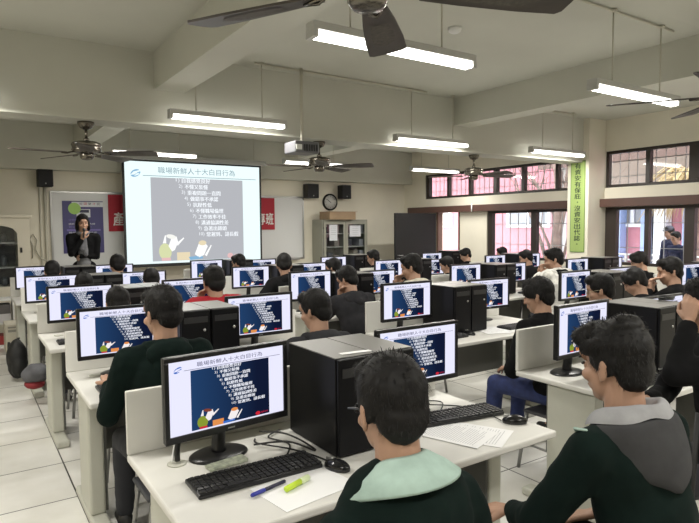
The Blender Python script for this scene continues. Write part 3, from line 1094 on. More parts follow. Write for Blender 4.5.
def make_desk():
    t = thing('computer_desk', 'x', 'desk', group='computer desks')
    # origin: back left corner on the floor
    bm = bmesh.new()
    box(bm, 0, DW, -DD, 0, DZ - .03, DZ, .009, seg=3)
    obj('tabletop', bm, M_desk, t)
    bm = bmesh.new()
    box(bm, 0, DW, -.02, 0, DZ + .0005, DZ + .245, .004)
    obj('privacy_panel', bm, M_panel, t)
    bm = bmesh.new()
    box(bm, .10, DW - .10, -.16, -.145, .28, DZ - .031)
    obj('modesty_panel', bm, M_dgrey, t)
    for x in (.03, DW - .11):
        bm = bmesh.new()
        box(bm, x, x + .08, -.50, -.20, .05, DZ - .031, .012)
        lg = obj('leg', bm, M_leg, t)
        bm = bmesh.new()
        box(bm, x - .005, x + .085, -.73, -.03, .0, .05, .014)
        obj('foot', bm, M_leg, lg)
        bm = bmesh.new()
        xs = x + .081 if x < .5 else x - .013
        box(bm, xs, xs + .012, -.49, -.21, .06, DZ - .032)
        obj('dark_inner_sheet', bm, M_dgrey, lg)  # dark grey sheet along the inner side of the leg
    bm = bmesh.new()
    lathe(bm, [(.018, 0), (.034, 0), (.034, .004), (.018, .004)], (.13, -.20, DZ + .0005), 20)
    obj('cable_grommet', bm, M_leg, t)
    return t
desk0 = make_desk()
first = True
DESKS = [(b, r) for b in 'ABCD' for r in (1, 2, 3, 4, 5) if not (b == 'D' and r == 1) and not (b == 'C' and r == 1)]
for (b, r) in DESKS:
    lab = 'pale grey computer desk with low privacy panel, %s row, %s' % (ORD[r], BANK[b])
    loc = (X0[b], YBK(r), 0)
    if first:
        desk0.location = loc
        desk0['label'] = lab
        first = False
    else:
        dup(desk0, loc, 0, lab)

# monitors
MW, MH = .49, .295
def make_monitor():
    t = thing('monitor', 'x', 'monitor', group='computer monitors showing the slide')
    # origin: desk point under the centre of the screen; height 0..(top)
    TOP = .415
    fr = bmesh.new()
    w, b = MW / 2, .017
    z0, z1 = TOP - MH, TOP
    box(fr, -w, w, 0, .022, z0, z1, .005)
    box(fr, -w * .7, w * .7, .022, .045, z0 + .05, z1 - .06, .008)
    for q in ((-w, w, -.008, 0, z1 - b, z1), (-w, w, -.008, 0, z0, z0 + .024), (-w, -w + b, -.008, 0, z0 + .024, z1 - b), (w - b, w, -.008, 0, z0 + .024, z1 - b)):
        box(fr, *q, bev=.002)
    obj('housing', fr, M_bezel, t)
    sw, sh = MW - 2 * b, MH - b - .024
    s = link('screen', slide_mesh(sw, sh), SLIDE_MON, t)
    s.location = (-w + b, -.002, z0 + .024)
    bm = bmesh.new()
    box(bm, -.014, .014, -.0087, -.008, z0 + .009, z0 + .014)
    obj('badge', bm, M_silver, t)
    bm = bmesh.new()
    tube(bm, [(0, .035, z0 + .09), (0, .085, z0 + .03), (0, .10, .03), (0, .097, .012)], [.022, .024, .026, .03], 12)
    obj('neck', bm, M_bezel, t)
    bm = bmesh.new()
    lathe(bm, [(.03, .018), (.10, .012), (.113, .006), (.115, 0)][::-1], (0, 0, 0), 28)
    for v in bm.verts:
        v.co.y = v.co.y * .74 + .097
    obj('base', bm, M_bezel, t, smooth=True)
    return t
mon0 = make_monitor()
MON = [('A', 1, 'L', 0.543, 1.159), ('A', 2, 'L', 0.514, 1.148), ('A', 3, 'L', 0.533, 1.145), ('A', 4, 'L', 0.505, 1.124), ('A', 5, 'L', 0.526, 1.132),
       ('A', 1, 'R', 1.510, 1.135), ('A', 2, 'R', 1.417, 1.143), ('A', 3, 'R', 1.446, 1.137), ('A', 4, 'R', 1.434, 1.112), ('A', 5, 'R', 1.441, 1.110),
       ('B', 1, 'L', 2.645, 1.160), ('B', 1, 'R', 3.720, 1.109), ('B', 2, 'L', 2.628, 1.158), ('B', 2, 'R', 3.636, 1.121), ('B', 3, 'L', 2.646, 1.153),
       ('B', 3, 'R', 3.538, 1.110), ('B', 4, 'L', 2.686, 1.116), ('B', 4, 'R', 3.574, 1.115), ('B', 5, 'L', 2.685, 1.125), ('B', 5, 'R', 3.585, 1.096),
       ('C', 2, 'L', 4.755, 1.141), ('C', 2, 'R', 5.70, 1.13), ('C', 3, 'L', 4.794, 1.127), ('C', 3, 'R', 5.738, 1.098), ('C', 4, 'L', 4.805, 1.110),
       ('C', 4, 'R', 5.689, 1.080), ('C', 5, 'L', 4.843, 1.095), ('D', 2, 'L', 7.03, 1.117), ('D', 3, 'L', 6.984, 1.113), ('D', 3, 'R', 7.967, 1.085),
       ('D', 4, 'L', 6.995, 1.103), ('D', 4, 'R', 7.970, 1.095), ('D', 5, 'L', 6.989, 1.085)]
rnd = random.Random(11)
for i, (b, r, s, x, zt) in enumerate(MON):
    lab = 'black monitor with the slide, %s half of the %s-row desk, %s' % ({'L': 'left', 'R': 'right'}[s], ORD[r], BANK[b])
    loc = (x + MW / 2, YBK(r) - (.30 if s == 'L' else .18 if (b, r) == ('B', 1) else .215), DZ + .001)
    rz = math.radians(rnd.uniform(-2.5, 2.5)) if (b, r, s) != ('A', 1, 'L') else math.radians(6)
    if i == 0:
        mon0.location = loc
        mon0.rotation_euler = (0, 0, rz)
        mon0['label'] = lab
        o = mon0
    else:
        o = dup(mon0, loc, rz, lab)
    o.scale = (1, 1, (zt - DZ) / .415)

# towers
def make_tower():
    t = thing('computer_tower', 'x', 'computer tower', group='black computer towers on the desks')
    w, dpt, h = .18, .36, .375
    bm = bmesh.new()
    box(bm, 0, w, -dpt, 0, .006, h - .004, .003)
    obj('case', bm, M_case, t)
    bm = bmesh.new()
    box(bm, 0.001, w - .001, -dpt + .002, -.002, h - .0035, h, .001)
    obj('top_sheen', bm, M_casesheen, t)  # thin added sheet that carries the painted sheen on the case top
    bm = bmesh.new()
    box(bm, .004, w - .004, -dpt - .016, -dpt - .0005, .008, h - .004, .005)
    fp = obj('front_panel', bm, mat('case_gloss', (.005, .005, .006), .38, spec=.2), t)
    bm = bmesh.new()
    box(bm, .02, w - .02, -dpt - .0185, -dpt - .0165, h - .075, h - .04)
    obj('disc_drive', bm, mat('drive_black', (.02, .02, .021), .4), fp)
    bm = bmesh.new()
    lathe(bm, [(.001, 0), (.008, 0), (.008, .003), (.001, .003)], seg=12)
    for v in bm.verts:
        v.co = V((.14 + v.co.x, -dpt - .0165 - v.co.z, h - .12 + v.co.y))
    obj('power_button', bm, M_silver, fp)
    for x in (.02, w - .02):
        bm = bmesh.new()
        box(bm, x - .012, x + .012, -dpt + .02, -.02, 0, .006)
        obj('foot', bm, M_black, t)
    return t
tow0 = make_tower()
first = True
for (b, r) in DESKS:
    for k in (0, 1):
        lab = '%s of the paired black computer towers, %s row, %s' % (('left one', 'right one')[k], ORD[r], BANK[b])
        ms = {q[2]: q[3] for q in MON if q[:2] == (b, r)}
        a0 = ms.get('L', X0[b] + .03) + MW
        a1 = ms.get('R', X0[b] + 1.02)
        x = (1.118 if (b, r) == ('A', 1) else 3.30 if (b, r) == ('B', 1) else 3.175 if (b, r) == ('B', 2) else (a0 + a1) / 2 - .182) + k * .184
        loc = (x, YBK(r) - .135, DZ + .001)
        if first:
            tow0.location = loc
            tow0['label'] = lab
            first = False
        else:
            dup(tow0, loc, 0, lab)

# keyboards
def make_keyboard():
    t = thing('keyboard', 'x', 'keyboard', group='black keyboards')
    bm = bmesh.new()
    box(bm, -.225, .225, -.075, .075, 0, .016, .005)
    obj('case', bm, M_bezel, t)
    bm = bmesh.new()
    for r in range(6):
        y = .055 - r * .022 - (.004 if r else 0)
        n = 21
        for k in range(n):
            x = -.208 + k * .0208 + (.003 if k > 14 else 0) + (.004 if k > 17 else 0)
            if r == 5 and 4 <= k <= 8:
                continue
            box(bm, x - .0085, x + .0085, y - .0085, y + .0085, .014, .0215, .0012, seg=1)
    box(bm, -.125, -.03, -.0675, -.0505, .014, .0215)
    obj('keys', bm, M_key, t)
    return t
kb0 = make_keyboard()
KB = [(.815, 1.815, -1, 'black keyboard left of the yellow highlighter, on the nearest left desk'),
      (1.80, 1.87, -9, 'black keyboard beside the printed sheets at the right end of the nearest left desk')]
for (b, r) in DESKS:
    if (b, r) != ('A', 1) and r <= 3:
        for s in (0, 1):
            KB.append((X0[b] + (.30, 1.22)[s], YBK(r) - .56, 0, 'black keyboard at the %s seat, %s row, %s' % (('left', 'right')[s], ORD[r], BANK[b])))
for i, (x, y, a, lab) in enumerate(KB):
    if i == 0:
        kb0.location = (x, y, DZ + .001)
        kb0.rotation_euler = (0, 0, math.radians(a))
        kb0['label'] = lab
    else:
        dup(kb0, (x, y, DZ + .001), math.radians(a), lab)

def make_mouse():
    t = thing('computer_mouse', 'x', 'computer mouse', group='black computer mice')
    bm = bmesh.new()
    vs = ell(bm, (0, 0, .008), (.031, .054, .027), u=20, v=12)
    for v in vs:
        v.co.z = max(0, v.co.z)
    obj('shell', bm, mat('mouse_gloss', (.01, .01, .011), .15), t)
    bm = bmesh.new()
    tube(bm, [(-.004, .028, .030), (.004, .028, .030)], .008, 12)
    obj('scroll_wheel', bm, M_silver, t)
    bm = bmesh.new()
    box(bm, -.0008, .0008, .008, .05, .024, .034)
    obj('button_gap', bm, M_silver, t)
    return t
ms0 = make_mouse()
MS = [(1.965, 1.665, 50, 'black computer mouse at the right front corner of the nearest left desk'),
      (1.075, 1.70, 20, 'black computer mouse in front of the nearest computer towers')]
for (b, r) in (('A', 2), ('B', 1), ('B', 2), ('A', 3), ('C', 2)):
    MS.append((X0[b] + .60, YBK(r) - .57, 0, 'black computer mouse between the seats, %s row, %s' % (ORD[r], BANK[b])))
for i, (x, y, a, lab) in enumerate(MS):
    if i == 0:
        ms0.location = (x, y, DZ + .001)
        ms0.rotation_euler = (0, 0, math.radians(a))
        ms0['label'] = lab
    else:
        dup(ms0, (x, y, DZ + .001), math.radians(a), lab)

# ------------------------------------------------------------------ near desk clutter
def sheet(name, x, y, w, h, a, z, lab, lines=0, m=None):
    bm = bmesh.new()
    box(bm, -w / 2, w / 2, -h / 2, h / 2, 0, .0012)
    rnd = random.Random(int(x * 1000))
    for k in range(lines):
        yy = h / 2 - .03 - k * (h - .05) / max(1, lines)
        xe = w / 2 - .02 - (rnd.random() * .06 if k % 3 == 2 else 0)
        f = bm.faces.new([bm.verts.new(p) for p in ((-w / 2 + .02, yy, .0016), (xe, yy, .0016), (xe, yy + .0022, .0016), (-w / 2 + .02, yy + .0022, .0016))])
        f.material_index = 1
    o = obj(name, bm, [m or M_paper, mat('print_grey', (.45, .45, .47), .8)])
    o.location = (x, y, z)
    o.rotation_euler = (0, 0, math.radians(a))
    return tag(o, lab, 'paper')
sheet('paper_sheet', .91, 1.645, .21, .29, -82, DZ + .001, 'blank white sheet under the pen and highlighter on the near desk')
sheet('paper_sheet', 1.72, 1.68, .21, .297, 28, DZ + .001, 'printed white sheet on the near desk beside the right keyboard', 22)
sheet('paper_sheet', 1.66, 1.72, .21, .297, 20, DZ + .0025, 'printed sheet lying on top of the other beside the right keyboard', 24)
sheet('paper_sheet', 3.72, 3.20, .21, .297, 15, DZ + .001, 'white papers before the boy in black, second-row desk, second column', 12)
sheet('paper_sheet', 3.55, 3.26, .21, .297, -20, DZ + .0025, 'loose white page crossing the other on the second-row desk', 10)

sheet('paper_label', 1.235, 1.815, .13, .028, -6, DZ + .3775, 'white paper strip on top of the nearest black computer towers')

def pen(p0, p1, r, cols, name, lab, cat):
    p0, p1 = V(p0), V(p1)
    t = thing(name, lab, cat, p0)
    d = p1 - p0
    bm = bmesh.new()
    tube(bm, [V((0, 0, 0)), d * .03, d * .62], [r * .4, r, r], 10)
    obj('barrel', bm, cols[0], t)
    bm = bmesh.new()
    tube(bm, [d * .62, d * .66, d * .97, d], [r * 1.05, r * 1.15, r * 1.1, r * .7], 10)
    obj('cap', bm, cols[1], t)
pen((.87, 1.700, DZ + .0105), (.73, 1.665, DZ + .0105), .006, [mat('pen_black', (.02, .02, .05), .3), mat('pen_blue', (.02, .03, .30), .3)], 'pen', 'dark blue ballpoint pen lying on the blank sheet', 'pen')
pen((.835, 1.635, DZ + .0135), (.945, 1.675, DZ + .0135), .010, [mat('marker_yellow', (.55, .75, .05), .35), mat('marker_clear', (.65, .75, .45), .3)], 'highlighter', 'yellow-green highlighter lying on the blank sheet', 'highlighter')
# foil packet behind the keyboard
bm = bmesh.new()
vs = box(bm, -.075, .075, -.025, .025, 0, .014, .005)
for v in bm.verts:
    v.co.z += .003 * math.sin(v.co.x * 120) * (v.co.z > .005)
o = obj('snack_packet', bm, mat('foil_pack', (.42, .45, .36), .3, metal=.4, var=.4, scale=60))
o.location = (.765, 1.955, DZ + .002)
o.rotation_euler = (0, 0, math.radians(4))
tag(o, 'small silvery green packet lying behind the near left keyboard', 'packet')

def cable(pts, r, lab, name='cable', m=None):
    P = [V(p) for p in pts]
    out = []
    n = len(P)
    for i in range(n - 1):
        a, b, c, d_ = P[max(0, i - 1)], P[i], P[i + 1], P[min(n - 1, i + 2)]
        for k in range(6):
            u = k / 6
            out.append(.5 * ((2 * b) + (c - a) * u + (2 * a - 5 * b + 4 * c - d_) * u * u + (3 * b - a - 3 * c + d_) * u ** 3))
    out.append(P[-1])
    bm = bmesh.new()
    tube(bm, out, r, 6)
    return tag(obj(name, bm, m or M_cable), lab, 'cable')
z = DZ + .006
cable([(.62, 2.065, DZ + .012), (.64, 2.10, DZ + .08), (.70, 2.09, DZ + .16)], .011, 'thick black cable rising from the hole in the near desk to the monitor')
cable([(.605, 2.072, DZ + .012), (.63, 2.105, DZ + .07), (.69, 2.10, DZ + .15)], .004, 'white cable beside the thick black one at the near monitor', m=M_paper)
cable([(.98, 1.90, z), (1.04, 2.0, z), (1.0, 2.10, z + .004), (1.08, 2.16, z)], .0035, 'thin black cable from the near left keyboard to the desk back')
cable([(1.08, 1.76, z), (1.06, 1.85, z), (1.01, 1.93, z + .008), (.93, 2.05, z + .01), (.95, 2.12, z)], .0035, 'thin black mouse cable curling behind the near left keyboard')
cable([(.98, 2.14, z + .02), (1.04, 2.05, z + .028), (1.08, 1.96, z + .014), (1.09, 1.88, z), (1.02, 1.97, z + .022), (.90, 2.02, z + .02)], .004, 'black cable bundle in front of the near towers')
cable([(1.93, 1.71, z), (1.95, 1.82, z), (1.93, 1.95, z), (1.80, 2.08, z), (1.72, 2.14, z)], .003, 'thin black mouse cable at the right end of the near desk')
cable([(1.80, 1.955, z), (1.90, 2.06, z), (1.80, 2.14, z), (1.68, 2.10, z)], .003, 'thin black keyboard cable curling under the right near monitor')
bm = bmesh.new()
for k in range(5):
    a = [(.055 * math.cos(q * .5 + k) * (1 + .1 * k), .035 * math.sin(q * .5 + k), .006 + .004 * k + .003 * math.sin(q)) for q in range(14)]
    tube(bm, a, .004, 6)
o = obj('cable_coil', bm, M_cable)
o.location = (3.67, 1.92, DZ + .377)
tag(o, 'coiled black cable lying on top of the towers at the right', 'cable')

# backpack and bag on the aisle floor
def soft(name, prims, m, lab, cat, loc, voxel=.018, rz=0):
    me = organic(prims, voxel, 3, .006, 9)
    o = link(name, me, m)
    o.location = loc
    o.rotation_euler = (0, 0, rz)
    return tag(o, lab, cat)

# ================================================================== PEOPLE
TMP = bpy.data.scenes.new('workbench')
def organic(prims, voxel, smooth=2, amp=0.0, freq=10.0, seed=0.0):
    bm = bmesh.new()
    for p in prims:
        if p[0] == 'e':
            ell(bm, p[1], p[2], p[3] if len(p) > 3 else None, u=18, v=12)
        elif p[0] == 'c':
            caps(bm, p[1], p[2], p[3], p[4])
        elif p[0] == 'b':
            box(bm, *p[1], bev=p[2])
    me = bpy.data.meshes.new('tmp')
    bm.to_mesh(me)
    bm.free()
    o = bpy.data.objects.new('tmp', me)
    TMP.collection.objects.link(o)
    rm = o.modifiers.new('r', 'REMESH')
    rm.mode = 'VOXEL'
    rm.voxel_size = voxel
    rm.use_smooth_shade = True
    if smooth:
        sm = o.modifiers.new('s', 'SMOOTH')
        sm.iterations = smooth
        sm.factor = 0.5
    vl = TMP.view_layers[0]
    vl.update()
    dg = vl.depsgraph
    r = bpy.data.meshes.new_from_object(o.evaluated_get(dg))
    bpy.data.objects.remove(o)
    bpy.data.meshes.remove(me)
    if amp:
        nr = [v.normal.copy() for v in r.vertices]
        for v, n in zip(r.vertices, nr):
            q = v.co * freq + V((seed, seed * 2.1, 0))
            v.co += n * amp * (noise.noise(q) + .5 * noise.noise(q * 2.3))
    r.polygons.foreach_set('use_smooth', [True] * len(r.polygons))
    r.materials.clear()
    return r

def ik(S, T, l1, l2, pole):
    d = T - S
    L = min(d.length, (l1 + l2) * .995)
    dn = d.normalized()
    T = S + dn * L
    a = (l1 * l1 - l2 * l2 + L * L) / (2 * L)
    h = math.sqrt(max(0, l1 * l1 - a * a))
    pl = (pole - dn * pole.dot(dn))
    pl = pl.normalized() if pl.length > 1e-5 else V((0, 0, -1))
    return S + dn * a + pl * h, T

def hand(W, f, n, side, curl=.5, s=1.0, spread=.05):
    """W wrist, f finger direction, n back-of-hand normal, side +1 when the thumb is towards +f x n"""
    f = f.normalized()
    n = (n - f * n.dot(f)).normalized()
    t = f.cross(n).normalized() * side
    pr = []
    lens = [(.043, .025, .020), (.048, .029, .021), (.044, .027, .020), (.034, .020, .018)]
    for k in range(4):
        off = (.030 - .020 * k) * s
        K = W + f * (.088 - .004 * abs(k - 1)) * s + t * off
        pr.append(('c', W + f * .02 * s + t * off * .5, K, .0125 * s, .0105 * s))
        d = (f + t * spread * (1.5 - k)).normalized()
        p = K
        for q, L in enumerate(lens[k]):
            a = curl * (1.0, 1.15, .8)[q]
            d = (d * math.cos(a) - n * math.sin(a)).normalized() if q else (d * math.cos(a * .7) - n * math.sin(a * .7)).normalized()
            nn = (n - d * n.dot(d))
            if nn.length > .1:
                pass
            p2 = p + d * L * s
            pr.append(('c', p, p2, (.0095 - .001 * q) * s, (.0088 - .001 * q) * s))
            p = p2
            n2 = d.cross(t)
            # keep bending in the same plane
            nb = t.cross(d)
            n_ = nb if nb.dot(n) > 0 else -nb
            n = n_.normalized() if False else n
    b = W + f * .025 * s + t * .022 * s
    k1 = b + (t * .75 + f * .6 - n * .25).normalized() * .040 * s
    k2 = k1 + (t * .25 + f * .95 - n * .3 * (1 + curl)).normalized() * .030 * s
    k3 = k2 + (f * .9 - n * .4 * (1 + curl) - t * .1).normalized() * .024 * s
    pr += [('c', b, k1, .0145 * s, .011 * s), ('c', k1, k2, .0105 * s, .0095 * s), ('c', k2, k3, .0095 * s, .008 * s)]
    return pr

M_skin = mat('skin', (.40, .235, .16), .5, var=.05, scale=20)
M_hair = mat('black_hair', (.0055, .0048, .0045), .6, spec=.22)
M_eye = mat('dark_eye', (.012, .01, .01), .2)
M_brow = M_hair
M_trouser = mat('dark_trousers', (.015, .016, .022), .8)
M_jeans = mat('blue_jeans', (.018, .03, .11), .8, var=.25, scale=25)
M_shoe = mat('dark_shoe', (.02, .02, .02), .5)
def cloth(name, c):
    return mat(name, c, .95, var=.12, scale=18, bump=.15, spec=.12)

def big_hood(P, Nk, lean, root):
    """a wide hood lying open round the neck and hanging in a point down the back"""
    n = 36
    def loft(rows, name, m, parent, seed):
        bm = bmesh.new()
        R_ = []
        for v, row in enumerate(rows):
            ring = []
            for k in range(n + 1):
                u = -1 + 2 * k / n
                p = row(u)
                q = p * 14
                p = p + V((1, 1, 1)) * .009 * noise.noise(q + V((seed, 0, v * .2)))
                ring.append(bm.verts.new(Nk + p))
            R_.append(ring)
        for A, B in zip(R_, R_[1:]):
            for k in range(n):
                bm.faces.new((A[k], A[k + 1], B[k + 1], B[k])).smooth = True
        bmesh.ops.recalc_face_normals(bm, faces=bm.faces[:])
        o = obj(name, bm, m, parent)
        sb = o.modifiers.new('smooth', 'SUBSURF')
        sb.levels = sb.render_levels = 1
        return o
    def ringf(rx, ry, z0, drop, out=0.0, pw=1.3, front=0.0):
        def f(u):
            a = -PI / 2 + u * math.radians(128)
            w = max(0, 1 - abs(u)) ** pw
            z = z0 - drop * w - front * abs(u) ** 3
            below = max(0, -.02 - z)
            return V((rx * math.cos(a), ry * math.sin(a) - .012 - below * .34 - out * w, z))
        return f
    hood = loft([ringf(.110, .096, .018, -.004, front=.05), ringf(.126, .110, .028, -.004, front=.055), ringf(.146, .126, .018, -.002, .004, front=.06), ringf(.156, .136, -.006, .006, .008, front=.045),
                 ringf(.160, .138, -.030, .030, .010, front=.03), ringf(.162, .134, -.046, .062, .008, 1.15, front=.02), ringf(.160, .126, -.055, .098, .004, 1.1, front=.015),
                 ringf(.152, .114, -.060, .112, -.006, 1.1, front=.012), ringf(.12, .085, -.07, .105, -.03, 1.1)], 'hood', P['bighood'], root, 3.1)
    lin = loft([ringf(.132, .116, .024, -.004, front=.056), ringf(.122, .108, .040, -.006, front=.05), ringf(.106, .096, .054, -.008, front=.04), ringf(.088, .082, .056, -.006, front=.03), ringf(.070, .066, .040, 0, front=.02), ringf(.055, .05, -.02, 0)],
               'hood_lining', P['lining'], hood, 1.7)
    # corner of the shirt collar showing at the left
    bm = bmesh.new()
    vs = box(bm, -.046, .046, -.019, .019, -.004, .004, .003, rot=Matrix.Rotation(.5, 3, 'Z') @ Matrix.Rotation(.55, 3, 'Y'))
    for v in bm.verts:
        v.co += Nk + V((-.168, .012, -.026))
    obj('collar_tab', bm, MINT, root)

def person(P):
    T = V(P['top'])
    s = P.get('s', 1.0)
    yaw = math.radians(P.get('yaw', 0))           # + turns left
    stand = P.get('stand', False)
    near = P.get('near', 0)                        # 2 very near, 1 near, 0 far
    vb = {2: .0055, 1: .008, 0: .012}[near]
    vc = {2: .010, 1: .013, 0: .018}[near]
    lean = math.radians(P.get('lean', 14))
    hpitch = math.radians(P.get('hpitch', 15))     # head nod down
    hyaw = math.radians(P.get('hyaw', 0))
    hroll = math.radians(P.get('hroll', 0))
    Ln, La, Lb = .50 * s, .285 * s, .245 * s
    up = V((0, math.sin(lean), math.cos(lean)))
    Rh = Matrix.Rotation(hyaw, 3, 'Z') @ Matrix.Rotation(-hpitch, 3, 'X') @ Matrix.Rotation(hroll, 3, 'Y')
    hs = .97 * s if s < 1 else s
    # vertical budget: top = hip + Ln*up + neck + head
    neckdir = V((0, math.sin(lean * .8 + hpitch * .3), math.cos(lean * .8 + hpitch * .3)))
    head_off = neckdir * .135 * s + Rh @ V((0, -.005, .02)) * hs
    top_off = head_off + V((0, -.0, .146 * hs))
    seat_hip = (T.z - (up * Ln + top_off).z)
    if not stand:
        # adjust the torso length a little so that the hips rest on the seat
        want = P.get('hipz', .53)
        Ln2 = Ln + (seat_hip - want) / max(.5, up.z)
        Ln = max(.40 * s, min(.60 * s, Ln2))
        seat_hip = T.z - (up * Ln + top_off).z
    hip = V((0, 0, seat_hip))
    Nk = hip + up * Ln
    Hc = Nk + head_off
    # world placement: the head top must land at T
    off = Matrix.Rotation(yaw, 3, 'Z') @ V((top_off.x + up.x * Ln, top_off.y + up.y * Ln, 0))
    root = thing('person', P['label'], 'person', (T.x - off.x, T.y - off.y, P.get('floor', 0)), yaw)
    fz = P.get('floor', 0)
    if fz:
        for q in (hip, Nk, Hc):
            q.z -= fz
    # shoulders
    tw = math.radians(P.get('twist', 0))
    sx = .175 * s
    shc = Nk - up * (.055 + P.get('shdrop', 0)) * s
    axis = V((math.cos(tw), math.sin(tw), 0))
    SH = [shc - axis * sx, shc + axis * sx]
    hn = P.get('hands', [(-.13, .44, .79), (.13, .44, .79)])
    arms = []
    for k in (0, 1):
        side = (-1, 1)[k]
        tgt = V(hn[k])
        if fz:
            tgt = tgt.copy()
        pole = V(P.get('poles', [(-.7, -.35, -.6), (.7, -.35, -.6)])[k])
        E_, Wr = ik(SH[k], tgt, La, Lb, pole)
        arms.append((SH[k], E_, Wr))
    # legs
    hipj = [hip + V((-.09 * s, .0, -.01)), hip + V((.09 * s, .0, -.01))]
    legs = []
    kn = P.get('knees')
    for k in (0, 1):
        side = (-1, 1)[k]
        if stand:
            K = V((side * .10 * s, .02, .47 * s))
            F = V((side * .11 * s, .0, .07))
        elif kn:
            K = V(kn[k][0])
            F = V(kn[k][1])
        else:
            K = hip + V((side * .13 * s, .41 * s, -.03))
            F = V((side * .13, .41 * s + .03 + .05 * side * P.get('legskew', 0), .075))
        legs.append((hipj[k], K, F))
    # ---- body
    R = lambda x, y, z: Hc + Rh @ V((x, y, z)) * hs
    def RE(c, r, rot=None):
        rr = Rh if rot is None else Rh @ rot
        return ('e', R(*c), tuple(q * hs for q in r), rr)
    pr = [RE((0, -.012, .022), (.074, .092, .094)), RE((0, .022, -.035), (.061, .068, .080)), RE((0, .048, -.088), (.034, .034, .028)),
          RE((0, .03, -.062), (.054, .05, .05)), RE((0, .083, .035), (.045, .012, .03)),
          RE((0, .094, -.018), (.0095, .012, .026), Matrix.Rotation(-.35, 3, 'X')), RE((0, .103, -.033), (.0145, .012, .010)),
          RE((0, .087, -.063), (.021, .010, .0055)), RE((0, .084, -.073), (.018, .010, .0055)),
          RE((-.036, .062, -.028), (.026, .024, .022)), RE((.036, .062, -.028), (.026, .024, .022))]
    for sd in (-1, 1):
        ra = Matrix.Rotation(sd * .35, 3, 'Z')
        pr += [RE((sd * .079, -.012, -.012), (.009, .020, .031), ra), RE((sd * .083, -.020, .002), (.008, .016, .020), ra), RE((sd * .076, -.006, -.036), (.008, .010, .012), ra)]
    nb = R(0, -.02, -.05)
    pr += [('c', nb, Nk + V((0, -.01, -.03)), .054 * s, .062 * s), ('c', Nk + V((0, 0, -.05)), hip, .065 * s, .05 * s),
           ('c', SH[0], SH[1], .045 * s, .045 * s)]
    hand_n = P.get('hnorm', [(0, 0, 1), (0, 0, 1)])
    hand_f = P.get('hdir', [None, None])
    for k in (0, 1):
        S_, E_, Wr = arms[k]
        pr += [('c', S_, E_, .034 * s, .030 * s), ('c', E_, Wr, .032 * s, .024 * s)]
        f = V(hand_f[k]) if hand_f[k] else (Wr - E_).normalized() + V((0, .35, -.05 if not stand else -.1))
        pr += hand(Wr + f.normalized() * .005, f, V(hand_n[k]), 1 if k == 1 else -1, P.get('curl', [.45, .45])[k], s * .98)
        # thumb side: left hand thumb points to +x
    for k in (0, 1):
        A, K, F = legs[k]
        pr += [('c', A, K, .06 * s, .045 * s), ('c', K, F, .042 * s, .032 * s), ('c', F, F + V((0, .08, -.035)), .03, .02)]
    me = organic(pr, vb, 2 if near else 1)
    link('body', me, M_skin, root)
    # ---- eyes and brows
    for sd in (-1, 1):
        bm = bmesh.new()
        ell(bm, R(sd * .031, .0855, .004), (.0125 * hs, .0045 * hs, .0048 * hs), Rh @ Matrix.Rotation(-sd * .25, 3, 'Z'), u=12, v=8)
        obj('eye', bm, M_eye, root)
        bm = bmesh.new()
        ell(bm, R(sd * .032, .089, .024), (.019 * hs, .005 * hs, .0035 * hs), Rh @ Matrix.Rotation(-sd * .25, 3, 'Z'), u=12, v=8)
        obj('eyebrow', bm, M_brow, root)
    # ---- hair
    style = P.get('hair', 'short')
    hp = [RE((0, -.024, .040), (.086, .099, .098)), RE((0, -.062, -.015), (.070, .050, .070)), RE((0, .045, .090), (.064, .048, .040)),
          RE((-.074, -.022, .015), (.014, .040, .045)), RE((.074, -.022, .015), (.014, .040, .045))]
    if style == 'fringe':
        hp += [RE((0, .070, .066), (.062, .024, .036)), RE((-.04, .072, .045), (.03, .018, .028)), RE((-.070, .03, .04), (.02, .045, .05)), RE((.070, .03, .04), (.02, .045, .05))]
    if style == 'long':
        hp += [RE((-.082, -.01, -.04), (.022, .050, .085)), RE((.082, -.01, -.04), (.022, .050, .085)), RE((0, -.075, -.055), (.088, .042, .075)), RE((-.082, .035, -.06), (.014, .03, .05)), RE((.082, .035, -.06), (.014, .03, .05))]
    if style == 'swept':
        hp += [RE((-.03, .06, .085), (.06, .035, .035)), RE((.05, .02, .10), (.045, .05, .03)), RE((0, -.05, .11), (.06, .05, .035)), RE((.075, .01, .055), (.018, .05, .03)), RE((-.075, .01, .055), (.018, .05, .03))]
    seed = T.x * 7 + T.y * 3
    hm = organic(hp, {2: .005, 1: .007, 0: .011}[near], 1, {2: .0032, 1: .0035, 0: .004}[near] * hs, 26, seed)
    ho = link('hair', hm, M_hair, root)
    if near:
        rn = random.Random(int(seed * 10))
        bm = bmesh.new()
        bm.from_mesh(hm)
        faces = list(bm.faces)
        nst = 2600 if near == 2 else 1100
        hup = Rh @ V((0, 0, 1))
        fwd = Rh @ V((0, 1, 0))
        for _ in range(nst):
            f = rn.choice(faces)
            c = f.calc_center_median()
            n = f.normal
            loc = Rh.transposed() @ (c - Hc)
            if n.dot(hup) < -.5:
                continue
            grow = (n * rn.uniform(.2, .5) + (-hup) * .7 * (1 - max(0, n.dot(hup))) + fwd * rn.uniform(-.05, .5) * (1 if loc.z > .06 else .1) + V((rn.uniform(-.2, .2), rn.uniform(-.2, .2), rn.uniform(-.2, .2)))).normalized()
            L_ = rn.uniform(.008, .019) * (1.35 if loc.z > .05 else .8)
            sd = grow.cross(n)
            if sd.length < .05:
                continue
            sd = sd.normalized() * .0011
            c0 = c - n * .002
            m1 = c0 + grow * L_ * .55
            m2 = c0 + grow * L_ - hup * L_ * .22
            a = [bm.verts.new(q) for q in (c0 - sd, c0 + sd, m1 + sd * .8, m1 - sd * .8, m2)]
            bm.faces.new(a[:4])
            bm.faces.new((a[3], a[2], a[4]))
        bm.to_mesh(hm)
        bm.free()
    # ---- top garment
    g = []
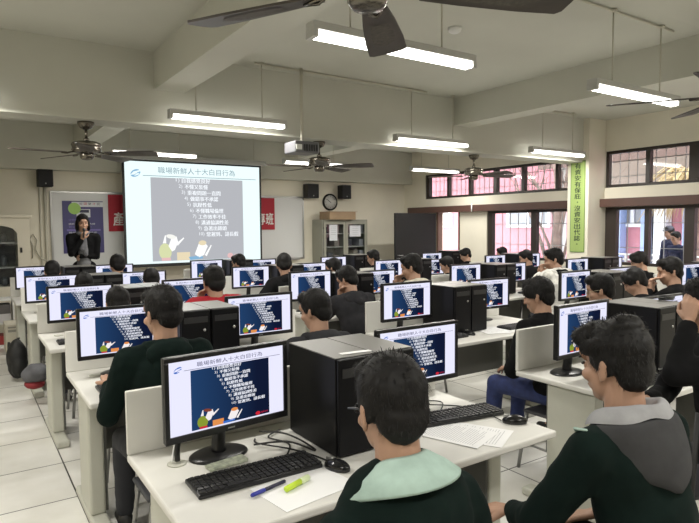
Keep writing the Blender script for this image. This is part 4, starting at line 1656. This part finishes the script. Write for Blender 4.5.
    nd = .07 if P.get('collar') else .05 if P.get('bighood') else 0
    nr = .046 if nd else .058
    hipc, mid = hip + V((0, 0, .02)), hip + up * Ln * .5
    chest = hip + up * Ln * .74
    Rl = Matrix.Rotation(-lean, 3, 'X')
    b_ = P.get('bulk', 1.0) * s
    g += [('e', hipc, (.165 * b_, .125 * b_, .10)), ('e', mid, (.155 * b_, .118 * b_, .17 * s), Rl), ('e', chest, (.175 * b_, .118 * b_, .165 * s), Rl),
          ('c', SH[0] + up * .0, SH[1], .066 * b_, .066 * b_), ('c', Nk + V((0, -.012, -.045)), Nk + V((0, -.012, -.01 - nd)), .082 * b_, .066 * b_)]
    for sd in (0, 1):
        g.append(('c', SH[sd] + up * .005, Nk + V((0, -.01, -.03 - nd * .8)), nr * b_, nr * b_))
    for k in (0, 1):
        S_, E_, Wr = arms[k]
        cuff = E_ + (Wr - E_) * .93
        g += [('c', S_, S_ + (E_ - S_) * .5, .066 * b_, .058 * b_), ('c', S_ + (E_ - S_) * .5, E_, .058 * b_, .053 * b_), ('c', E_, cuff, .053 * b_, .037 * b_)]
    gm = organic(g, vc, 4, .007, 11, seed)
    link(P.get('garment', 'sweater'), gm, P['top_mat'], root)
    # ---- trousers and shoes
    g = [('e', hip + V((0, -.02, -.015)), (.165 * s, .125 * s, .095 * s))]
    for k in (0, 1):
        A, K, F = legs[k]
        g += [('c', A, K, .084 * s, .064 * s), ('c', K, F + V((0, 0, .03)), .062 * s, .048 * s)]
    link('trousers', organic(g, max(.014, vc), 3, .004, 12, seed), P.get('trousers', M_trouser), root)
    for k in (0, 1):
        F = legs[k][2]
        d = .045 if True else 0
        me = organic([('e', F + V((0, -.01, -.025)), (.038, .045, .05)), ('c', F + V((0, .03, -.045)), F + V((0, .135, -.05)), .036, .03)], .012, 2)
        for v in me.vertices:
            v.co.z = max(v.co.z, .004)
        link('shoe', me, P.get('shoes', M_shoe), root)
    # ---- hood
    if P.get('bighood'):
        big_hood(P, Nk, lean, root)
    elif P.get('hood'):
        hmn, big = P['hood']
        pr = []
        Rt = Matrix.Rotation(-lean * .6, 3, 'X')
        for k in range(9):
            a = PI * (k / 8) * 1.25 - PI * 1.125
            c = Nk + V((.088 * math.cos(a), -.01 + .075 * math.sin(a), -.002 + .020 * -math.sin(a)))
            if k:
                pr.append(('c', prev, c, .026 * big, .026 * big))
            prev = c
        lo = .03 if big > 1.2 and P.get('lining') else 0
        pr += [('e', Nk + V((0, -.092, -.020 - lo)), (.098 * big, .042 * big, (.055 - lo * .6) * big), Rt), ('e', Nk + V((0, -.105, -.075 - lo)), (.080 * big, .036 * big, .075 * big), Rt)]
        if big > 1.2:
            pr += [('e', Nk + V((0, -.125, -.13)), (.050 * big, .03 * big, .075 * big), Rt), ('c', Nk + V((-.125, -.03, -.01)), Nk + V((0, -.15, -.035)), .028, .034), ('c', Nk + V((.125, -.03, -.01)), Nk + V((0, -.15, -.035)), .028, .034)]
        ho = link('hood', organic(pr, max(.008, vc * .8), 3, .007, 14, seed), hmn, root)
        if P.get('lining'):
            pr = [('e', Nk + V((0, -.075, .022)), (.115, .078, .032), Matrix.Rotation(.22, 3, 'X')), ('c', Nk + V((-.10, .01, .0)), Nk + V((-.06, -.10, .020)), .028, .034), ('c', Nk + V((.10, .01, .0)), Nk + V((.06, -.10, .020)), .028, .034)]
            link('hood_lining', organic(pr, .008, 2, .005, 20, seed), P['lining'], ho)
    # ---- shirt collar
    if P.get('collar'):
        bm = bmesh.new()
        n = 32
        rings = []
        Rt = Matrix.Rotation(-lean * .9, 3, 'X')
        for j, (r, z) in enumerate(((.064, .040), (.066, .054), (.078, .050), (.110, .024), (.146, -.008), (.144, -.017), (.09, .0))):
            ring = []
            for k in range(n + 1):
                a = PI / 2 + .22 + (2 * PI - .44) * k / n
                fr_ = max(0, math.sin(a))
                sd_ = abs(math.cos(a))
                q = V((r * 1.0 * math.cos(a) * (1 + (.12 * sd_ if j in (3, 4, 5) else 0)), r * .96 * math.sin(a) * (1 + (.22 * fr_ if j in (3, 4, 5) else 0)), z - .085 * (.5 + .5 * math.sin(a)) ** 2.4))
                ring.append(bm.verts.new(Nk + V((0, -.010, .0)) + Rt @ q))
            rings.append(ring)
        for A, B in zip(rings, rings[1:] + rings[:1]):
            for k in range(n):
                f = bm.faces.new((A[k], A[k + 1], B[k + 1], B[k]))
                f.smooth = True
        obj('collar', bm, P['collar'], root)
    # ---- scarf for the presenter
    if P.get('scarf'):
        pr = []
        prev = None
        for k in range(11):
            a = 2 * PI * k / 10
            c = Nk + V((.072 * math.cos(a), .005 + .072 * math.sin(a), .01 - .02 * math.sin(a)))
            if prev:
                pr.append(('c', prev, c, .028, .028))
            prev = c
        f0 = Nk + V((0, .085, -.02))
        pr += [('c', f0, Nk + V((.02, .125, -.22)), .032, .04), ('c', f0 + V((-.02, 0, 0)), Nk + V((-.03, .12, -.30)), .03, .035)]
        link('scarf', organic(pr, .012, 2, .004, 20), P['scarf'], root)
        bm_ = [('e', hip + V((0, .05, .02)), (.11, .10, .14)), ('e', mid + V((0, .055, -.02)), (.085, .085, .2)), ('e', hip + V((0, .02, -.16)), (.155, .13, .2))]
        link('dress', organic(bm_, .014, 3, .004, 12), mat('grey_dress', (.11, .11, .115), .85), root)
    # ---- glasses
    if P.get('glasses'):
        bm = bmesh.new()
        for sd in (-1, 1):
            pts = [R(sd * .033 + .021 * math.cos(a), .100 - .006 * abs(math.cos(a)), .0 + .014 * math.sin(a)) for a in [2 * PI * q / 16 for q in range(17)]]
            tube(bm, pts, .0013 if P['glasses'] != 2 else .002, 6)
            tube(bm, [R(sd * .054, .095, .004), R(sd * .078, .080, .006), R(sd * .086, .0, .008), R(sd * .088, -.025, -.004)], .0016 if P['glasses'] != 2 else .0024, 6)
        tube(bm, [R(-.012, .100, .004), R(0, .104, .007), R(.012, .100, .004)], .0014, 6)
        gl = obj('glasses', bm, mat('glasses_metal', (.5, .42, .28), .3, metal=.8) if P['glasses'] != 2 else M_bezel, root)
        for sd in ((-1, 1) if near == 2 else ()):
            bm = bmesh.new()
            ell(bm, R(sd * .033, .098, 0), (.020 * hs, .0012, .013 * hs), Rh, u=14, v=8)
            obj('lens', bm, M_glass, gl)
    if P.get('cap'):
        me = organic([RE((0, -.01, .07), (.09, .10, .07)), RE((0, .09, .055), (.06, .06, .012))], .012, 2)
        link('cap', me, P['cap'], root)
    # ---- stool under seated people
    if not stand and P.get('stool', True):
        o_ = root.matrix_basis
    return root, hip, Nk, Hc, arms, legs

def make_stool():
    t = thing('stool', 'x', 'stool', group='grey tubular stools')
    bm = bmesh.new()
    box(bm, -.16, .16, -.15, .13, .375, .398, .01)
    obj('seat', bm, mat('stool_seat', (.05, .05, .055), .6), t)
    for sx in (-1, 1):
        for sy in (-1, 1):
            bm = bmesh.new()
            tube(bm, [(sx * .13, sy * .12, .374), (sx * .17, sy * .155, 0)], .0115, 8)
            obj('leg', bm, M_steel, t)
    bm = bmesh.new()
    for sx in (-1, 1):
        tube(bm, [(sx * .153, -.14, .17), (sx * .153, .14, .17)], .008, 6)
    tube(bm, [(-.16, .145, .13), (.16, .145, .13)], .008, 6)
    obj('stretcher', bm, M_steel, t)
    return t
stool0 = [None]
def stool_for(root, who):
    lab = 'grey tubular stool under the person ' + who
    loc = (root.location.x, root.location.y, 0)
    if stool0[0] is None:
        stool0[0] = make_stool()
        stool0[0].location = loc
        stool0[0].rotation_euler = (0, 0, root.rotation_euler.z)
        stool0[0]['label'] = lab
        return stool0[0]
    return dup(stool0[0], loc, root.rotation_euler.z, lab)

GREEN = cloth('bottle_green_sweater', (.0045, .0105, .009))
BLACKT = cloth('black_sweater', (.006, .006, .0065))
GREY = cloth('dark_grey_hoodie', (.026, .026, .029))
GREYH = cloth('grey_hood', (.048, .048, .050))
LGREY = cloth('heather_grey', (.30, .30, .31))
MINT = cloth('mint_shirt', (.36, .48, .43))
RED = cloth('red_jacket', (.36, .025, .035))
WHITEJ = mat('white_print_jacket', (.66, .65, .61), .85, var=.35, scale=22)
CREAM = cloth('cream_hood', (.60, .57, .47))

def pc(r, b):
    return '%s row of the %s' % (ORD[r], BANK[b])
PEOPLE = [
    dict(top=(.898, 1.165, 1.284), near=2, yaw=0, lean=12, hpitch=14, hyaw=-9, shdrop=.06, s=1.03, glasses=2, collar=MINT, top_mat=GREEN, bulk=1.12,
         hands=[(-.16, .28, .62), (.16, .28, .62)], who='in the mint collar nearest the camera',
         label='person in a dark green sweater with mint collar, back to camera, nearest in front'),
    dict(top=(1.625, 1.00, 1.325), near=2, yaw=-4, lean=16, hpitch=10, hyaw=2, top_mat=GREEN, bighood=GREYH, shdrop=.02, lining=LGREY, collar=None, bulk=1.06, hair='swept',
         hands=[(-.13, .46, .635), (.16, .34, .60)], hdir=[(-.25, .9, -.25), None], hnorm=[(-.2, .2, 1), (0, 0, 1)], curl=[.35, .4],
         who='with the big grey hood', label='person in dark green sweater with large grey hood, lower right, looking left'),
    dict(top=(2.70, 1.22, 1.385), near=2, yaw=58, lean=12, hpitch=8, hyaw=4, glasses=1, top_mat=BLACKT, s=1.0, hair='fringe',
         hands=[(-.05, .27, 1.17), (.10, .36, .80)], poles=[(-.1, 1, -.5), (.7, -.35, -.6)], hdir=[(.15, -.15, .95), None], hnorm=[(-.5, .8, .1), (0, 0, 1)], curl=[.75, .4],
         who='with raised hand at the right edge', label='person in black with gold glasses raising a hand, cut by the right edge'),
    dict(top=(.80, 2.85, 1.329), near=2, lean=10, hpitch=12, hyaw=20, top_mat=GREEN, hood=(GREEN, 1.15), bulk=1.04, poles=[(-.3, -.4, -.8), (.5, -.35, -.6)], who='in the dark green hoodie at the left',
         hands=[(-.20, .38, .80), (.16, .40, .80)], label='person in dark green hoodie seen from behind, left seat of the second row'),
    dict(top=(1.66, 2.85, 1.253), near=1, lean=16, hpitch=16, hyaw=25, top_mat=GREY, hood=(GREY, 1.15), s=.94, who='in dark grey hoodie in the second row',
         label='person in dark grey hoodie behind the near towers, right seat of second row'),
    dict(top=(.87, 4.15, 1.209), near=1, lean=18, hpitch=18, top_mat=BLACKT, s=.92, who='on the left seat of the third row', label='person in black, head above the monitor, left seat of the third row, leftmost column'),
    dict(top=(1.63, 4.36, 1.31), near=1, lean=14, hpitch=14, top_mat=RED, s=1, bulk=1.2, shdrop=-.03, hands=[(-.10, .21, .99), (.13, .4, .79)], hdir=[(.2, .05, .97), None], hnorm=[(-.3, .9, .2), (0, 0, 1)], curl=[1.1, .4], poles=[(-.4, .6, -.8), (.7, -.35, -.6)], who='in the red jacket', label='person in a red jacket with a hand at the cheek, third row'),
    dict(top=(.895, 5.6, 1.216), lean=16, hpitch=16, top_mat=BLACKT, s=.92, who='on the left seat of the fourth row', label='person in black, left seat of the fourth row, leftmost column'),
    dict(top=(1.52, 5.75, 1.215), lean=16, hpitch=16, top_mat=BLACKT, s=.92, who='on the right seat of the fourth row', label='person in black, right seat of the fourth row, leftmost column'),
    dict(top=(.82, 7.1, 1.255), lean=14, hpitch=14, top_mat=BLACKT, s=.96, who='on the left seat of the farthest row', label='person in black below the presenter, left seat of the farthest row'),
    dict(top=(1.52, 7.2, 1.30), lean=16, hpitch=16, top_mat=BLACKT, s=1, bulk=1.1, who='right of the presenter in the farthest row', label='person in a dark jacket below the poster, right seat of the farthest row, leftmost column'),
    dict(top=(3.17, 2.5, 1.262), near=2, lean=14, hpitch=14, hyaw=22, top_mat=BLACKT, trousers=M_jeans, s=.97, hair='fringe', bulk=1.1, hands=[(-.14, .26, .64), (.14, .26, .64)],
         who='in blue jeans behind the white panel', label='person in black sweater and blue jeans behind the white desk panel, second row'),
    dict(top=(3.86, 2.5, 1.25), near=1, lean=14, hpitch=14, hyaw=28, glasses=1, top_mat=BLACKT, s=.95, hair='short', who='with glasses before the right windows', label='person with thin glasses in black, beside the boy in jeans, second row'),
    dict(top=(2.875, 4.35, 1.25), near=1, lean=22, hpitch=26, hyaw=22, top_mat=GREY, hood=(GREY, 1.25), s=.97, bulk=1.12, hands=[(-.09, .24, .94), (.1, .4, .79)], hdir=[(.2, .05, .97), None], hnorm=[(-.3, .9, .2), (0, 0, 1)], curl=[1.1, .4], poles=[(-.4, .6, -.8), (.7, -.35, -.6)], who='in the grey hoodie resting the chin', label='person in a dark grey hoodie resting chin on hand, third row, second column'),
    dict(top=(3.64, 4.37, 1.333), near=1, lean=14, hpitch=16, hyaw=35, top_mat=GREY, hood=(CREAM, 1.42), s=1, hands=[(-.12, .26, 1.0), (-.04, .29, .99)], hdir=[(.35, .1, .9), (-.3, .1, .95)], hnorm=[(-.3, .9, .2), (.3, .9, .2)], curl=[1.1, 1.1], poles=[(-.5, .5, -.8), (.5, .5, -.8)], who='with the cream hood', label='person with cream hood and hands at the mouth, third row, second column'),
    dict(top=(2.99, 5.8, 1.31), lean=20, hpitch=24, hyaw=-20, top_mat=BLACKT, s=1, bulk=1.2, hood=(BLACKT, 1.2), hands=[(-.38, .30, .79), (.1, .4, .79)], who='in black leaning aside', label='person in black hoodie leaning over, fourth row, second column, left seat'),
    dict(top=(3.64, 5.8, 1.232), lean=16, hpitch=18, hyaw=30, top_mat=BLACKT, s=.94, who='on the right seat, fourth row', label='person in black before the steel cabinet, fourth row, second column'),
    dict(top=(3.04, 7.2, 1.25), lean=16, hpitch=16, hyaw=30, top_mat=BLACKT, s=.96, who='under the right side of the screen', label='person in black below the lower right corner of the projection screen'),
    dict(top=(4.83, 2.8, 1.225), near=1, lean=22, hpitch=30, hyaw=35, top_mat=BLACKT, s=.93, hair='fringe', who='bowing behind the right towers', label='person in black bowing over the desk, left seat, second row, third column'),
    dict(top=(5.36, 2.78, 1.305), near=1, lean=20, hpitch=12, hyaw=40, top_mat=BLACKT, s=1, hands=[(-.17, .30, .99), (-.09, .32, .98)], hdir=[(.35, .1, .9), (-.3, .1, .95)], hnorm=[(-.3, .9, .2), (.3, .9, .2)], curl=[1.1, 1.1], poles=[(-.5, .5, -.8), (.5, .5, -.8)], who='holding both hands up', label='person in black holding hands before the mouth, right of the bowing one'),
    dict(top=(5.68, 4.27, 1.335), near=1, lean=20, hpitch=12, hyaw=38, top_mat=WHITEJ, garment='jacket', s=1, bulk=1.22, shdrop=-.02, hood=(BLACKT, 1.15), hands=[(-.15, .29, 1.03), (-.07, .32, 1.02)], hdir=[(.35, .1, .9), (-.3, .1, .95)], hnorm=[(-.3, .9, .2), (.3, .9, .2)], curl=[1.1, 1.1], poles=[(-.5, .5, -.8), (.5, .5, -.8)], who='in the white patterned jacket', label='person in white patterned jacket with black hood, hands clasped, third row'),
    dict(top=(5.40, 5.75, 1.19), lean=20, hpitch=20, hyaw=35, top_mat=BLACKT, s=.92, who='before the door', label='person in black with lowered head in front of the open dark door'),
    dict(top=(5.24, 7.2, 1.24), lean=14, hpitch=14, hyaw=35, top_mat=BLACKT, s=.95, who='right of the steel cabinet', label='person in black right of the steel cabinet, farthest row'),
    dict(top=(6.90, 3.95, 1.268), lean=16, hpitch=20, hyaw=40, top_mat=BLACKT, s=.97, hair='fringe', who='by the right windows', label='person in black bending the head before the lower right window'),
    dict(top=(7.20, 7.2, 1.21), lean=14, hpitch=22, hyaw=60, top_mat=BLACKT, s=.93, hair='fringe', who='beside the doorway', label='person in black with fringe facing left beside the bright doorway'),
    dict(top=(8.11, 7.2, 1.205), lean=14, hpitch=14, hyaw=20, top_mat=BLACKT, s=.93, who='at the far window corner', label='person in black whose head top shows against the far lower window'),
    dict(top=(7.00, 5.75, 1.231), lean=18, hpitch=20, hyaw=35, top_mat=BLACKT, s=.95, who='beside the far lower window', label='person in black leaning forward, fourth row beside the windows'),
]
for P in PEOPLE:
    r = person(P)
    if P.get('stool', True):
        stool_for(r[0], P['who'])

# presenter
r = person(dict(top=(1.50, 9.3, 1.815), floor=.16, stand=True, s=1.0, yaw=168, lean=1, hpitch=5, hyaw=14, hair='long', top_mat=BLACKT, garment='cardigan', scarf=cloth('grey_scarf', (.13, .13, .14)), near=1,
                hands=[(.05, .13, 1.03), (.01, .16, 1.265)], poles=[(-.8, -.4, -.5), (.8, -.1, -.8)], hdir=[(.45, -.8, -.3), (-.25, .0, .95)], hnorm=[(.9, .4, .2), (.4, .9, 0)], curl=[.9, 1.0],
                label='person in black cardigan and grey scarf speaking into a microphone at the front'))
pr_root = r[0]
wr = r[4][1][2]
t = thing('microphone', 'black handheld microphone in the hand of the person at the front', 'microphone',
          pr_root.matrix_basis.to_3x3() @ V((0, 0, 0)) + pr_root.location)
t.rotation_euler = pr_root.rotation_euler
bm = bmesh.new()
a = wr + V((-.02, .045, .03))
b = wr + V((-.03, .03, .13))
tube(bm, [a, b], [.011, .014], 10)
obj('handle', bm, M_black, t)
bm = bmesh.new()
ell(bm, b + (b - a).normalized() * .015, (.022, .022, .025))
obj('grille', bm, mat('mic_mesh', (.05, .05, .05), .4, metal=.5), t)

# two people outside the window
person(dict(top=(10.55, 5.50, 1.56), floor=-.05, stand=True, s=.9, yaw=60, lean=6, hpitch=10, top_mat=cloth('navy_jacket', (.03, .035, .07)), garment='jacket', cap=cloth('grey_cap', (.10, .10, .12)),
            hands=[(-.2, .1, .75), (.2, .1, .75)], label='person in a grey cap outside the lower right window'))
person(dict(top=(10.0, 5.10, 1.47), floor=-.05, stand=True, s=.86, yaw=70, lean=8, hpitch=12, top_mat=cloth('navy_jacket', (.03, .035, .07)), garment='jacket',
            hands=[(-.2, .1, .7), (.2, .1, .7)], label='bareheaded person in dark jacket standing outside, in front of the capped one'))

# chair with black frame at lower right
t = thing('chair', 'black tube framed chair with pale seat at the lower right corner', 'chair', (2.24, .96, 0), math.radians(90))
bm = bmesh.new()
box(bm, -.21, .21, -.2, .2, .43, .455, .01)
obj('seat', bm, mat('pale_seat', (.62, .60, .54), .5), t)
for sx in (-1, 1):
    bm = bmesh.new()
    tube(bm, [(sx * .20, -.19, 0), (sx * .20, -.21, .45), (sx * .20, -.25, .82)], .012, 8)
    obj('leg', bm, M_black, t)
    bm = bmesh.new()
    tube(bm, [(sx * .20, .19, 0), (sx * .19, .17, .43)], .012, 8)
    obj('leg', bm, M_black, t)
bm = bmesh.new()
box(bm, -.19, .19, -.255, -.235, .62, .82, .008)
obj('backrest', bm, M_black, t)

soft('backpack', [('e', (0, 0, .23), (.10, .11, .21)), ('e', (0, -.08, .16), (.075, .05, .12)), ('c', (-.05, .09, .40), (-.05, .1, .15), .018, .018), ('c', (.05, .09, .40), (.05, .1, .15), .018, .018), ('c', (-.03, .0, .42), (.03, 0, .45), .014, .014)],
     M_black, 'black backpack standing on the floor in the left aisle', 'backpack', (.44, 6.95, 0), voxel=.012, rz=.2)
o = soft('bundled_jacket', [('e', (0, 0, .10), (.12, .14, .09)), ('e', (.02, -.08, .13), (.08, .09, .07)), ('c', (-.03, -.05, .16), (.05, .10, .12), .05, .06)], cloth('grey_bag_cloth', (.12, .12, .13)),
     'grey jacket with red lining bundled beside a desk leg in the left aisle', 'jacket', (.52, 6.0, .16), voxel=.012)
me = organic([('e', (-.01, -.03, .02), (.09, .11, .045))], .012, 2, .006, 12)
link('red_lining', me, mat('red_lining', (.22, .02, .025), .8), o)

bpy.data.scenes.remove(TMP)
